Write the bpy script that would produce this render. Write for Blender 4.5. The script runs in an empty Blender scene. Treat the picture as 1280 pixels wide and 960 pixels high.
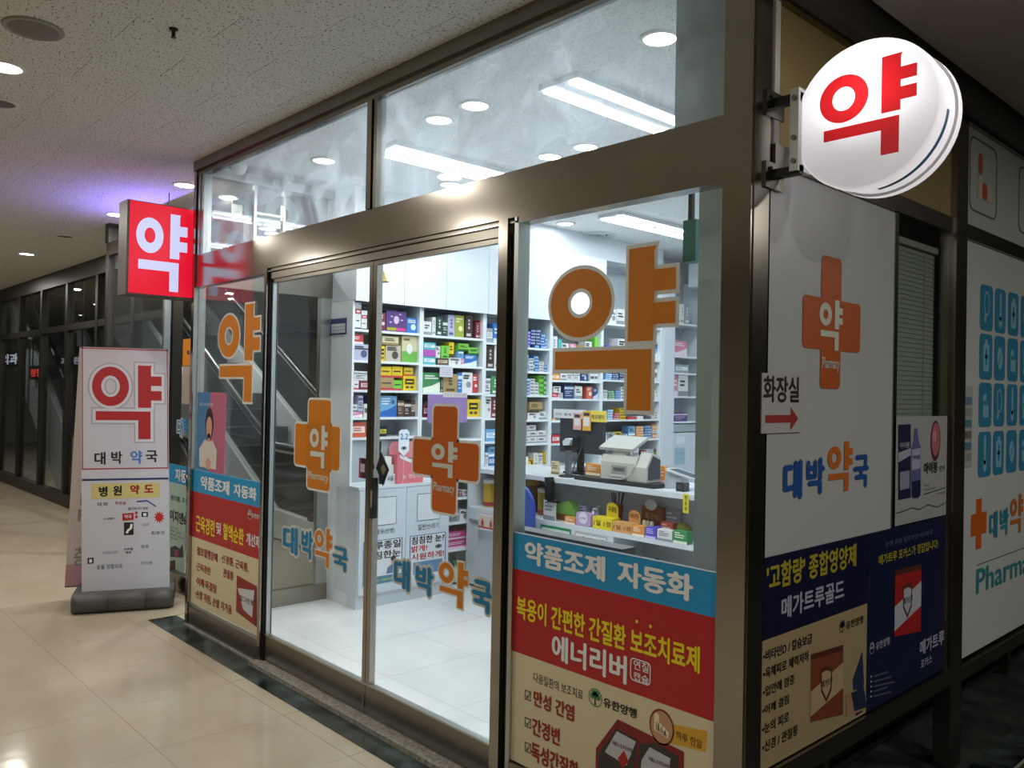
import bpy, math, random
from mathutils import Vector, Matrix
rnd = random.Random(7)
S = bpy.context.scene
COL = S.collection
# ---------------------------------------------------------------- camera
FPX = 1038.0
_A, _P, _R = math.radians(137.1), math.radians(0.5), math.radians(1.07)
CF = Vector((math.cos(_A)*math.cos(_P), math.sin(_A)*math.cos(_P), math.sin(_P)))
_r0 = Vector((math.sin(_A), -math.cos(_A), 0)); _u0 = _r0.cross(CF)
CR = _r0*math.cos(_R) + _u0*math.sin(_R)
CU = _u0*math.cos(_R) - _r0*math.sin(_R)
CC = Vector((1.345, -2.23, 1.6))
cam_d = bpy.data.cameras.new('camera'); cam = bpy.data.objects.new('camera', cam_d); COL.objects.link(cam)
cam_d.sensor_width = 36; cam_d.lens = 36*FPX/1280; cam_d.clip_start = 0.05; cam_d.clip_end = 100
cam.matrix_world = Matrix(((CR.x, CU.x, -CF.x, CC.x), (CR.y, CU.y, -CF.y, CC.y), (CR.z, CU.z, -CF.z, CC.z), (0, 0, 0, 1)))
S.camera = cam
# ---------------------------------------------------------------- world and exposure
w = bpy.data.worlds.new('world'); S.world = w; w.use_nodes = True
w.node_tree.nodes['Background'].inputs[0].default_value = (0.75, 0.8, 0.85, 1)
w.node_tree.nodes['Background'].inputs[1].default_value = 0.025
S.view_settings.view_transform = 'Standard'; S.view_settings.look = 'None'
S.view_settings.gamma = 1; S.view_settings.use_curve_mapping = False
S.view_settings.exposure = 0.0
S.cycles.transparent_max_bounces = 32
S.cycles.max_bounces = 8
DOWN_POWER = 21.0       # corridor downlights (W)
SHOP_STRIP = 9.5       # shop LED strips (W each)
SHOP_DOWN = 2.6        # shop downlights
# ---------------------------------------------------------------- helpers
def ray(px, py): return CF + CR*((px-640)/FPX) + CU*((480-py)/FPX)
def on(ax, val, px, py):
    d = ray(px, py); t = (val-CC[ax])/d[ax]; return CC + d*t
class Fr:                                   # a plane in the place: origin, u, v, outward normal
    def __init__(s, O, U, V, N): s.O, s.U, s.V, s.N = Vector(O), Vector(U), Vector(V), Vector(N)
    def __call__(s, u, v, w=0): return s.O + s.U*u + s.V*v + s.N*w
    def q(s, px, py, w=0):
        d = ray(px, py); o = s.O + s.N*w
        p = CC + d*((o-CC).dot(s.N)/d.dot(s.N)) - s.O
        return p.dot(s.U), p.dot(s.V)
FF = Fr((0,0,0), (1,0,0), (0,0,1), (0,-1,0))      # shop front
FR = Fr((0,0,0), (0,1,0), (0,0,1), (1,0,0))       # side facade
FL = Fr((-3.93,0,0), (0,1,0), (0,0,1), (1,0,0))   # front of the wall shelves
def lin(c):
    if isinstance(c, str):
        c = c.lstrip('#'); c = [int(c[i:i+2], 16)/255 for i in (0, 2, 4)]
        c = [x/12.92 if x <= 0.04045 else ((x+0.055)/1.055)**2.4 for x in c]
    return (c[0], c[1], c[2], 1)
_m = {}
def M(c, rough=0.5, metal=0.0, emit=0.0, spec=0.5):
    k = (c, rough, metal, emit, spec)
    if k in _m: return _m[k]
    m = bpy.data.materials.new('paint_'+str(c).lstrip('#')); m.use_nodes = True
    b = m.node_tree.nodes['Principled BSDF']
    b.inputs['Base Color'].default_value = lin(c); b.inputs['Roughness'].default_value = rough
    b.inputs['Metallic'].default_value = metal; b.inputs['Specular IOR Level'].default_value = spec
    if emit:
        b.inputs['Base Color'].default_value = [x*.15 for x in lin(c)[:3]]+[1]
        b.inputs['Emission Color'].default_value = lin(c); b.inputs['Emission Strength'].default_value = emit
    _m[k] = m; return m
def nodes(name):
    m = bpy.data.materials.new(name); m.use_nodes = True; nt = m.node_tree
    return m, nt, nt.nodes['Principled BSDF'], nt.nodes['Material Output']
def N(nt, t, **kw):
    n = nt.nodes.new(t)
    for k, v in kw.items():
        if k in n.inputs: n.inputs[k].default_value = v
        else: setattr(n, k, v)
    return n
def noise_col(name, c1, c2, scale=6, rough=0.4, detail=4, lo=0.35, hi=0.65, stretch=(1,1,1), bump=0.0, metal=0.0, spec=0.5):
    m, nt, b, o = nodes(name)
    tc = N(nt, 'ShaderNodeTexCoord'); mp = N(nt, 'ShaderNodeMapping', Scale=stretch); nz = N(nt, 'ShaderNodeTexNoise', Scale=scale, Detail=detail)
    geo = N(nt, 'ShaderNodeNewGeometry')
    rp = N(nt, 'ShaderNodeValToRGB'); rp.color_ramp.elements[0].position = lo; rp.color_ramp.elements[1].position = hi
    rp.color_ramp.elements[0].color = lin(c1); rp.color_ramp.elements[1].color = lin(c2)
    L = nt.links.new
    L(geo.outputs['Position'], mp.inputs[0]); L(mp.outputs[0], nz.inputs['Vector']); L(nz.outputs[0], rp.inputs[0]); L(rp.outputs[0], b.inputs['Base Color'])
    b.inputs['Roughness'].default_value = rough; b.inputs['Metallic'].default_value = metal; b.inputs['Specular IOR Level'].default_value = spec
    if bump:
        bp = N(nt, 'ShaderNodeBump', Strength=bump, Distance=0.002); L(nz.outputs[0], bp.inputs['Height']); L(bp.outputs[0], b.inputs['Normal'])
    return m
STEEL = noise_col('brushed_steel', '#a09a90', '#aaa49a', 3, 0.15, 3, 0.3, 0.7, (1,1,1), metal=1.0)
STEEL_D = noise_col('dull_steel', '#858076', '#8e897f', 3, 0.24, 3, 0.3, 0.7, (1,1,1), metal=1.0)
ALU = M('#b9bbb8', 0.3, 1.0)
DARKM = M('#26241f', 0.4, 0.6)
BLACK = M('#141416', 0.4)
WHITE = M('#cfd6dc', 0.35)
LAMIN = M('#c9d2d9', 0.28)
MARBLE = noise_col('dark_green_marble', '#161c1b', '#4d5a57', 7, 0.16, 9, 0.4, 0.78, (1,1,1))
GRANITE = noise_col('granite_sill', '#77736a', '#a6a196', 60, 0.5, 4)
FLOORM = noise_col('polished_beige_tile', '#a99d86', '#b4a993', 1.6, 0.10, 4, 0.3, 0.7)
def _wavy(m):
    nt = m.node_tree; g = N(nt, 'ShaderNodeNewGeometry'); nz = N(nt, 'ShaderNodeTexNoise', Scale=11.0, Detail=3.0); bp = N(nt, 'ShaderNodeBump', Strength=0.16, Distance=0.003)
    nt.links.new(g.outputs['Position'], nz.inputs['Vector']); nt.links.new(nz.outputs[0], bp.inputs['Height']); nt.links.new(bp.outputs[0], nt.nodes['Principled BSDF'].inputs['Normal'])
_wavy(FLOORM)
GROUT = M('#9d917b', 0.4)
SHOPTILE = noise_col('white_shop_tile', '#d3d5d3', '#dfe1e0', 2.2, 0.22, 5, 0.3, 0.7)
SHOPGROUT = M('#b4b7b6', 0.5)
def ceil_mat(name, c1, c2):
    m, nt, b, o = nodes(name); L = nt.links.new
    g = N(nt, 'ShaderNodeNewGeometry'); mp = N(nt, 'ShaderNodeMapping', Scale=(55, 120, 1), Rotation=(0, 0, 0.5)); L(g.outputs['Position'], mp.inputs[0])
    nz = N(nt, 'ShaderNodeTexNoise', Scale=1.0, Detail=2.0); L(mp.outputs[0], nz.inputs['Vector'])
    rp = N(nt, 'ShaderNodeValToRGB'); e = rp.color_ramp.elements
    e[0].position = 0.34; e[1].position = 0.41; e[0].color = lin(c2); e[1].color = lin(c1); L(nz.outputs[0], rp.inputs[0]); L(rp.outputs[0], b.inputs['Base Color'])
    b.inputs['Roughness'].default_value = 0.9
    return m
CEILM = ceil_mat('fissured_ceiling_tile', '#c9c9c2', '#6d6a63')
CEILG = M('#7d786f', 0.9)
def glass_mat(name, tint, smudge=0.0, rough=0.0, refl=1.0):
    m, nt, b, o = nodes(name); nt.nodes.remove(b); L = nt.links.new
    tr = N(nt, 'ShaderNodeBsdfTransparent', Color=lin(tint)); gl = N(nt, 'ShaderNodeBsdfGlossy', Roughness=rough)
    lw = N(nt, 'ShaderNodeLayerWeight', Blend=0.5); mx = N(nt, 'ShaderNodeMixShader')      # Schlick reflectance
    pw5 = N(nt, 'ShaderNodeMath', operation='POWER'); pw5.inputs[1].default_value = 5.0; L(lw.outputs['Facing'], pw5.inputs[0])
    mu = N(nt, 'ShaderNodeMath', operation='MULTIPLY_ADD'); mu.inputs[1].default_value = 0.96*min(refl, 1); mu.inputs[2].default_value = 0.04*refl
    L(pw5.outputs[0], mu.inputs[0]); L(mu.outputs[0], mx.inputs[0]); L(tr.outputs[0], mx.inputs[1]); L(gl.outputs[0], mx.inputs[2])
    out = mx
    if smudge:
        g = N(nt, 'ShaderNodeNewGeometry'); nz = N(nt, 'ShaderNodeTexNoise', Scale=3.5, Detail=7.0, Roughness=0.62, Distortion=1.2); L(g.outputs['Position'], nz.inputs['Vector'])
        mr = N(nt, 'ShaderNodeMapRange'); L(nz.outputs[0], mr.inputs[0]); mr.inputs[1].default_value = 0.42; mr.inputs[2].default_value = 0.75; mr.inputs[3].default_value = smudge*0.25; mr.inputs[4].default_value = smudge
        tl = N(nt, 'ShaderNodeBsdfTranslucent', Color=(0.8, 0.85, 0.9, 1)); m2 = N(nt, 'ShaderNodeMixShader')
        L(mr.outputs[0], m2.inputs[0]); L(mx.outputs[0], m2.inputs[1]); L(tl.outputs[0], m2.inputs[2]); out = m2
    L(out.outputs[0], o.inputs['Surface']); return m
GLASS = glass_mat('clear_glass', (0.97, 0.985, 0.98))
GLASS_T = glass_mat('smudged_glass', (0.96, 0.98, 0.98), 0.30)
GLASS_D = glass_mat('dark_glass', (0.86, 0.89, 0.90), refl=1.2)
ACRYL = glass_mat('acrylic', (0.9, 0.93, 0.93))
def translucent(name, c, mixw=0.75):
    m, nt, b, o = nodes(name); nt.nodes.remove(b); L = nt.links.new
    t = N(nt, 'ShaderNodeBsdfTranslucent', Color=lin(c)); d = N(nt, 'ShaderNodeBsdfPrincipled'); d.inputs['Base Color'].default_value = lin(c); d.inputs['Roughness'].default_value = 0.35
    mx = N(nt, 'ShaderNodeMixShader'); mx.inputs[0].default_value = mixw
    L(d.outputs[0], mx.inputs[1]); L(t.outputs[0], mx.inputs[2]); L(mx.outputs[0], o.inputs['Surface']); return m
_tx = {}
_tc = bpy.data.curves.new('lettering', 'FONT'); _tc.resolution_u = 3; _tc.fill_mode = 'FRONT'
_to = bpy.data.objects.new('lettering', _tc)
def text_mesh(s, bold):
    """flat glyph faces scaled to the unit square; bold lettering is the glyph laid down several times, slightly shifted"""
    k = (s, bold)
    if k not in _tx:
        _tc.body = s
        me = _to.to_mesh()
        v0 = [(v.co.x, v.co.y) for v in me.vertices]; f0 = [tuple(p.vertices) for p in me.polygons]
        _to.to_mesh_clear()
        sh = [(0, 0)]
        if 0 < bold <= .05: sh = [(0, 0), (bold, 0), (-bold, 0), (0, bold*.7), (0, -bold*.7)]
        elif bold > .05: sh = [(bold*math.cos(math.pi*i/5), bold*math.sin(math.pi*i/5)) for i in range(10)]
        vs, fs = [], []
        for L, (dx, dy) in enumerate(sh):
            n = len(vs); vs += [(x+dx, y+dy, L) for x, y in v0]; fs += [tuple(n+i for i in f) for f in f0]
        if vs:
            x0 = min(v[0] for v in vs); x1 = max(v[0] for v in vs); y0 = min(v[1] for v in vs); y1 = max(v[1] for v in vs)
            vs = [((x-x0)/max(x1-x0, 1e-6), (y-y0)/max(y1-y0, 1e-6), L) for x, y, L in vs]
        _tx[k] = (vs, fs)
    return _tx[k]
class MB:
    def __init__(s): s.v, s.f, s.mi, s.m, s.sm = [], [], [], [], []
    def mat(s, m):
        if m not in s.m: s.m.append(m)
        return s.m.index(m)
    def add(s, vs, fs, m, smooth=False):
        n = len(s.v); s.v += [Vector(p) for p in vs]; i = s.mat(m)
        for f in fs: s.f.append([n+a for a in f]); s.mi.append(i); s.sm.append(smooth)
        return s
    def wbox(s, x0, x1, y0, y1, z0, z1, m):
        vs = [(x, y, z) for x in (x0, x1) for y in (y0, y1) for z in (z0, z1)]
        return s.add(vs, [(0,1,3,2), (4,6,7,5), (0,4,5,1), (2,3,7,6), (0,2,6,4), (1,5,7,3)], m)
    def box(s, fr, u0, u1, v0, v1, w0, w1, m):
        vs = [fr(u, v, w) for u in (u0, u1) for v in (v0, v1) for w in (w0, w1)]
        return s.add(vs, [(0,1,3,2), (4,6,7,5), (0,4,5,1), (2,3,7,6), (0,2,6,4), (1,5,7,3)], m)
    def poly(s, fr, pts, w, m): return s.add([fr(u, v, w) for u, v in pts], [list(range(len(pts)))], m)
    def rect(s, fr, u0, u1, v0, v1, w, m): return s.poly(fr, [(u0,v0), (u1,v0), (u1,v1), (u0,v1)], w, m)
    def prism(s, fr, pts, w0, w1, m, smooth=False):
        n = len(pts); vs = [fr(u, v, w0) for u, v in pts] + [fr(u, v, w1) for u, v in pts]
        s.add(vs, [list(range(n))[::-1], list(range(n, 2*n))], m)
        return s.add(vs, [(i, (i+1) % n, n+(i+1) % n, n+i) for i in range(n)], m, smooth)
    def ring(s, fr, cu, cv, ru, rv, iu, iv, w, m, n=40, skew=0):
        vs = []
        for i in range(n):
            a = 2*math.pi*i/n; vs += [fr(cu+ru*math.cos(a), cv+rv*math.sin(a), w), fr(cu+iu*math.cos(a), cv+iv*math.sin(a), w)]
        return s.add(vs, [(2*i, 2*((i+1) % n), 2*((i+1) % n)+1, 2*i+1) for i in range(n)], m)
    def disc(s, fr, cu, cv, ru, rv, w, m, n=28): return s.poly(fr, [(cu+ru*math.cos(2*math.pi*i/n), cv+rv*math.sin(2*math.pi*i/n)) for i in range(n)], w, m)
    def text(s, fr, t, u0, u1, v0, v1, w, m, bold=0.02):
        vs, fs = text_mesh(t, bold)
        return s.add([fr(u0+x*(u1-u0), v0+y*(v1-v0), w+.00007*L) for x, y, L in vs], fs, m)
    def tube(s, pts, r, m, n=8, cap=True):
        pts = [Vector(p) for p in pts]; vs = []; k = len(pts)
        up = None
        for i, p in enumerate(pts):
            t = (pts[min(i+1, k-1)]-pts[max(i-1, 0)]).normalized()
            if up is None: up = Vector((0,0,1)) if abs(t.z) < 0.9 else Vector((1,0,0))
            a = t.cross(up).normalized(); b = a.cross(t).normalized(); up = b
            rr = r[i] if isinstance(r, (list, tuple)) else r
            vs += [p + a*(rr*math.cos(2*math.pi*j/n)) + b*(rr*math.sin(2*math.pi*j/n)) for j in range(n)]
        s.add(vs, [(i*n+j, i*n+(j+1) % n, (i+1)*n+(j+1) % n, (i+1)*n+j) for i in range(k-1) for j in range(n)], m, True)
        if cap: s.add(vs, [list(range(n))[::-1], list(range((k-1)*n, k*n))], m)
        return s
    def lathe(s, c, prof, m, n=20, axis='z'):
        vs = []
        for r, h in prof:
            for j in range(n):
                a = 2*math.pi*j/n; x, y = r*math.cos(a), r*math.sin(a)
                vs.append(Vector(c) + (Vector((x, y, h)) if axis == 'z' else Vector((x, -h, y)) if axis == 'y' else Vector((h, x, y))))
        k = len(prof)
        s.add(vs, [(i*n+j, i*n+(j+1) % n, (i+1)*n+(j+1) % n, (i+1)*n+j) for i in range(k-1) for j in range(n)], m, True)
        s.add(vs, [list(range(n))[::-1], list(range((k-1)*n, k*n))], m)
        return s
    def build(s, name, parent=None, label=None, cat=None, group=None, kind=None):
        me = bpy.data.meshes.new(name)
        if parent is not None: o = WL[parent.name]
        else:
            xs = [p.x for p in s.v]; ys = [p.y for p in s.v]; zs = [p.z for p in s.v]
            o = Vector(((min(xs)+max(xs))/2, (min(ys)+max(ys))/2, min(zs)))
        me.from_pydata([p-o for p in s.v], [], s.f)
        for m in s.m: me.materials.append(m)
        me.polygons.foreach_set('material_index', s.mi); me.polygons.foreach_set('use_smooth', s.sm)
        ob = bpy.data.objects.new(name, me); COL.objects.link(ob)
        if parent is not None: ob.parent = parent; WL[ob.name] = o
        else: ob.location = o; WL[ob.name] = o
        return tag(ob, label, cat, group, kind)
WL = {}
LABELS = {}
def tag(ob, label=None, cat=None, group=None, kind=None):
    if label: ob['label'] = label; LABELS[label] = LABELS.get(label, 0)+1
    if cat: ob['category'] = cat
    if group: ob['group'] = group
    if kind: ob['kind'] = kind
    return ob
def thing(name, loc, label=None, cat=None, group=None, kind=None):
    o = bpy.data.objects.new(name, None); COL.objects.link(o); o.location = loc; o.empty_display_size = 0.1
    WL[o.name] = Vector(loc); return tag(o, label, cat, group, kind)
def lamp(name, typ, loc, power, color=(1,1,1), size=0.1, target=None, parent=None, shape='DISK', sy=None, spot=None, blend=0.4):
    l = bpy.data.lights.new(name, typ); l.energy = power; l.color = color
    if typ == 'AREA':
        l.shape = shape; l.size = size
        if sy: l.size_y = sy
    elif typ == 'SPOT': l.shadow_soft_size = size; l.spot_size = spot; l.spot_blend = blend
    else: l.shadow_soft_size = size
    o = bpy.data.objects.new(name, l); COL.objects.link(o); loc = Vector(loc)
    if parent is not None: o.parent = parent; o.location = loc - WL[parent.name]
    else: o.location = loc
    if target is not None: o.rotation_euler = (Vector(target)-loc).to_track_quat('-Z', 'Y').to_euler()
    return o
def rrect(u0, u1, v0, v1, r, n=5):
    pts = []
    for cx, cy, a0 in ((u1-r, v1-r, 0), (u0+r, v1-r, 90), (u0+r, v0+r, 180), (u1-r, v0+r, 270)):
        for i in range(n+1):
            a = math.radians(a0+90*i/n); pts.append((cx+r*math.cos(a), cy+r*math.sin(a)))
    return pts
def yak(mb, fr, u0, u1, v0, v1, w, m, g=0.0, cy=.31, ry=.225, hole=.40):
    """the syllable for medicine: ring, stem with two ticks, and the hooked final; g grows every stroke outward"""
    W, H = u1-u0, v1-v0
    U = lambda a: u0+a*W
    V = lambda a: v1-a*H
    mb.ring(fr, U(.262), V(cy), .262*W+g, ry*H+g, max(.262*hole*W-g, .001), max(ry*hole*1.08*H-g, .001), w, m, 44)
    mb.poly(fr, [(U(.655)-g, V(.575)-g), (U(.845)+g, V(.575)-g), (U(.845)+g, V(0.03)+g), (U(.86)+g, V(0)+g), (U(.655)-g, V(0)+g)], w+.0002, m)
    for a, b in ((.145, .275), (.345, .475)): mb.rect(fr, U(.84), U(1)+g, V(b)-g, V(a)+g, w+.0001, m)
    mb.poly(fr, [(U(.05)-g, V(.745)-g), (U(.655)-g, V(.745)-g), (U(.655)-g, V(1)-g), (U(.835)+g, V(1)-g), (U(.835)+g, V(.625)+g), (U(.05)-g, V(.625)+g)], w+.0003, m)
    return mb
def glyph_layers(root, fr, u0, u1, v0, v1, w, m, mo, g, name='lettering'):
    yak(MB(), fr, u0, u1, v0, v1, w, mo, g).build('outline', root)
    yak(MB(), fr, u0, u1, v0, v1, w+.0012, m).build(name, root)
# ================================================================ STRUCTURE
CZ = 3.10
# ---- corridor floor: tiles on a grout bed
fl = thing('floor', (0,0,0), 'polished beige tiled mall floor in front of the shop', 'floor', kind='structure')
MB().wbox(-24, 7, -7, 0.9, -0.06, -0.003, GROUT).build('bed', fl)
MB().wbox(0.0, 7, .9, 9, -0.06, -0.003, GROUT).build('bed', fl)
TS = 0.6; tile_me = None
def tile_copy(name, src, parent, loc):
    o = bpy.data.objects.new(name, src); COL.objects.link(o); o.parent = parent; o.location = loc; return o
def tile_mesh(name, sx, sy, th, m, gap=0.0007, gx=None):
    gx = gap if gx is None else gx
    b = MB().wbox(gx, sx-gx, gap, sy-gap, -th, 0, m); me = bpy.data.meshes.new(name); me.from_pydata(b.v, [], b.f); me.materials.append(m); return me
tme = tile_mesh('floor_tile', TS, TS, .02, FLOORM)
far = MB()
for i in range(-40, 12):
    for j in range(-12, 2):
        x, y = i*TS+.03, j*TS-.32+.06
        if x > -9.2 and x < 1.0 and y > -4.2 and y+TS < .9:
            if y+TS > -.17 and x > -5.0: continue
            tile_copy('floor_tile', tme, fl, (x, y, 0))
        elif not (y+TS > -.17 and -5.0 < x < .4): far.wbox(x+.0015, x+TS-.0015, y+.0015, min(y+TS-.0015, .9), -.02, 0, FLOORM)
far.build('distant_tiles', fl, kind='stuff')
gapm = MB()
y_edge = max(j*TS-.26 for j in range(-12, 2) if j*TS-.26+TS <= -.17) + TS
for i in range(-9, 2):
    x = i*TS+.03
    if x < -5.0 or x > .3: continue
    if x < -4.4: gapm.wbox(x+.0015, min(x+TS, -4.462)-.0015, y_edge+.0015, .28, -.02, 0, FLOORM)
    if y_edge < -.175: gapm.wbox(max(x, -4.462)+.0015, x+TS-.0015, y_edge+.0015, -.172, -.02, 0, FLOORM)
gapm.build('cut_tiles', fl, kind='stuff')
MB().wbox(-4.46, .06, -.17, .02, -.02, .001, MARBLE).build('marble_border', fl)
MB().wbox(.06, .20, -.17, 8, -.02, .001, MARBLE).build('marble_border', fl)
dk = noise_col('dark_stone_floor', '#2a2c29', '#4a4d48', 5, .2, 8, .35, .75)
MB().wbox(.20, 6.9, -.3, 8.9, -.02, .0005, dk).build('dark_stone', fl)
MB().wbox(-.42, .06, .02, 8.9, -.02, .0008, dk).build('dark_stone', fl)
MB().wbox(.195, .207, -.3, 8.9, -.02, .0022, M('#8d897c', .4)).build('joint_strip', fl)
# ---- shop floor
sf = thing('floor_shop', (-2.1, 3, 0), 'white tiled floor inside the pharmacy', 'floor', kind='structure')
MB().wbox(-4.3, -.42, .021, 5.9, -.06, -.003, SHOPGROUT).build('bed', sf)
sme = tile_mesh('floor_tile', .6, .6, .02, SHOPTILE)
for i in range(7):
    for j in range(10):
        x, y = -4.3+i*.6+.01, .44+(j-1)*.6
        if j == 0:
            o = tile_copy('floor_tile', sme, sf, Vector((x, .022, 0))-WL[sf.name]); o.scale = (1, (.44-.022)/.6, 1)
        else: tile_copy('floor_tile', sme, sf, Vector((x, y, 0))-WL[sf.name])
# ---- ceilings: staggered fissured boards
ce = thing('ceiling', (-4, -1, CZ), 'fissured grey white board ceiling over the corridor', 'ceiling', kind='structure')
MB().wbox(-24, 7, -7, 9, CZ+.02, CZ+.12, CEILG).build('deck', ce)
bw, bl = .305, .61
cme = tile_mesh('ceiling_board', bw, bl, -.019, CEILM, .0013, .0002)
fc = MB(); ncount = 0
for i in range(-78, 22):
    x = -2.48+i*bw
    for j in range(-11, 4):
        y = -1.07+j*bl+(0 if i % 2 == 0 else bl/2)
        y1 = min(y+bl, -.012 if x > -4.3 else .9)
        if y >= y1-.02: continue
        if y1-y > bl-.02 and -7.5 < x < .2 and y > -2.4:
            tile_copy('ceiling_board', cme, ce, Vector((x, y, CZ))-WL[ce.name])
        else: fc.wbox(x+.0013, x+bw-.0013, y+.0013, y1-.0013, CZ, CZ+.019, CEILM)
fc.build('distant_boards', ce, kind='stuff')
ci = thing('ceiling_shop', (-2, 3, CZ), 'white board ceiling inside the pharmacy', 'ceiling', kind='structure')
CEILI = ceil_mat('shop_ceiling_board', '#e4e7e7', '#a9acac')
ime = tile_mesh('ceiling_board', bw, bl, -.019, CEILI, .001, .0002); fi = MB()
for i in range(15):
    x = -4.27+i*bw
    if x > -.05: continue
    for j in range(-1, 10):
        y = .05+j*bl+(0 if i % 2 else bl/2)
        a, b = max(y, .05), min(y+bl, 5.8)
        if b-a < .03: continue
        if b-a > bl-.01: tile_copy('ceiling_board', ime, ci, Vector((x, y, CZ))-WL[ci.name])
        else: fi.wbox(x+.001, x+bw-.001, a+.001, b-.001, CZ, CZ+.019, CEILI)
fi.build('edge_boards', ci, kind='stuff')
# right hand ceiling is lower and smooth
cr = thing('ceiling_side', (3, 4, 2.98), 'low smooth panel ceiling over the side passage', 'ceiling', kind='structure')
pm = M('#a39b8e', .8)
for k in range(6): MB().wbox(.075+k*.9, .07+(k+1)*.9, -.25, 8.9, 2.98, 3.0, pm).build('ceiling_panel', cr)
MB().wbox(.07, 6.9, -.27, -.25, 2.98, CZ, pm).build('fascia', cr)
# ---- outer walls of the mall, behind the camera and far away
wm = M('#8d877c', .7)
for nm, a in (('wall_opposite', (-24, 7, -7.1, -7, 0, CZ)), ('wall_far_left', (-24.1, -24, -7, 9, 0, CZ)), ('wall_far_right', (7, 7.1, -7, 9, 0, CZ)), ('wall_far_back', (-24, 7, 9, 9.1, 0, CZ))):
    MB().wbox(*a, wm).build(nm, kind='structure')
# ---- shop shell
wl = thing('wall_left', (-4.3, 3.4, 0), 'white painted shop wall behind the medicine shelves', 'wall', kind='structure')
MB().wbox(-4.32, -4.25, 1.06, 5.9, 0, CZ, WHITE).build('panel', wl)
MB().wbox(-4.32, 0, 5.8, 5.9, 0, CZ, WHITE).build('wall_back', kind='structure')
MB().wbox(-.47, -.42, .62, 5.8, 0, CZ, WHITE).build('wall_right', kind='structure')
colm = M('#a9b6b0', .25)
MB().wbox(-.40, -.10, .30, .60, 0, 2.40, colm).wbox(-.50, -.10, .28, .62, 2.40, CZ, colm).build('pillar', kind='structure')
MB().wbox(-3.9, -2.2, 5.2, 5.8, 2.75, CZ, WHITE).build('bulkhead', kind='structure')
# ---- shop front frame (stainless steel)
wf = thing('wall_front', (-2.1, 0, 0), 'stainless steel and glass shop front facing the corridor', 'wall', kind='structure')
MB().box(FF, -4.2, 0, 3.035, 3.10, -.06, .03, STEEL_D).build('ceiling_track', wf)
MB().box(FF, -4.2, -.10, 3.0, 3.035, -.035, .012, STEEL_D).build('ceiling_track', wf)
MB().box(FF, -4.2, -.10, 2.285, 2.47, -.07, .011, STEEL).build('beam', wf)
MB().box(FF, -3.13, -1.03, 2.222, 2.285, -.05, .0, STEEL_D).box(FF, -3.13, -1.03, 2.262, 2.27, -.02, .012, STEEL).build('door_header', wf)
MB().box(FF, -1.03, -.10, 2.26, 2.285, -.05, .012, STEEL).build('door_header', wf)
MB().box(FF, -4.17, -3.13, 2.255, 2.285, -.05, .012, STEEL).build('door_header', wf)
MB().box(FF, -2.105, -2.065, 2.47, 3.0, -.04, .02, STEEL).box(FF, -2.055, -2.03, 2.47, 3.0, -.04, .012, STEEL_D).build('transom_mullion', wf)
MB().box(FF, -4.21, -4.17, 0, 3.1, -.06, .02, STEEL).box(FF, -4.15, -4.125, 2.47, 3.0, -.04, .012, ALU).build('post', wf)
MB().box(FF, -4.09, -4.06, 2.47, 3.0, -.04, .012, ALU).build('post', wf)
MB().box(FF, -.10, 0, 0, 3.1, -.10, .012, STEEL).build('corner_post', wf)
MB().box(FF, -1.128, -1.075, 0, 2.285, -.06, .02, STEEL).build('mullion', wf)
MB().box(FF, -1.072, -1.045, 0, 2.285, -.05, -.005, BLACK).box(FF, -1.043, -1.02, 0, 2.285, -.05, .012, ALU).build('mullion', wf)
MB().box(FF, -3.165, -3.135, 0, 2.285, -.06, .015, STEEL).box(FF, -3.131, -3.118, 0, 2.262, -.05, .0, BLACK).build('mullion', wf)
MB().box(FF, -4.17, -3.165, 0, .13, -.06, .015, STEEL_D).build('bottom_rail', wf)
MB().box(FF, -4.17, -3.165, .13, .15, -.035, .006, ALU).build('bottom_rail', wf)
MB().box(FF, -1.02, -.10, 0, .16, -.06, .015, STEEL_D).build('bottom_rail', wf)
MB().box(FF, -3.165, -1.02, 0, .025, -.07, .06, GRANITE).build('threshold', wf)
MB().box(FF, -4.2, -3.165, 0, .012, .015, .03, GRANITE).build('threshold', wf)
def pane(name, fr, u0, u1, v0, v1, w0, w1, m, parent=None, **k): return MB().box(fr, u0, u1, v0, v1, w0, w1, m).build(name, parent, **k)
for n, (a, b) in enumerate(((-4.17, -2.105), (-2.03, -.10))):
    wn = thing('window_%d' % (n+1), ((a+b)/2, 0, 2.47), ('narrower' if n == 0 else 'wider')+' transom window above the shop front beam', 'window', kind='structure')
    pane('pane', FF, a, b, 2.47, 3.0, -.016, -.008, GLASS_T, wn)
wn = thing('window_3', (-3.65, 0, .15), 'fixed glass pane left of the sliding doors', 'window', kind='structure'); pane('pane', FF, -4.17, -3.165, .15, 2.26, -.014, -.006, GLASS, wn)
wn = thing('window_4', (-.56, 0, .16), 'fixed glass pane between sliding doors and corner post', 'window', kind='structure'); pane('pane', FF, -1.02, -.10, .16, 2.262, -.014, -.006, GLASS, wn)
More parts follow.
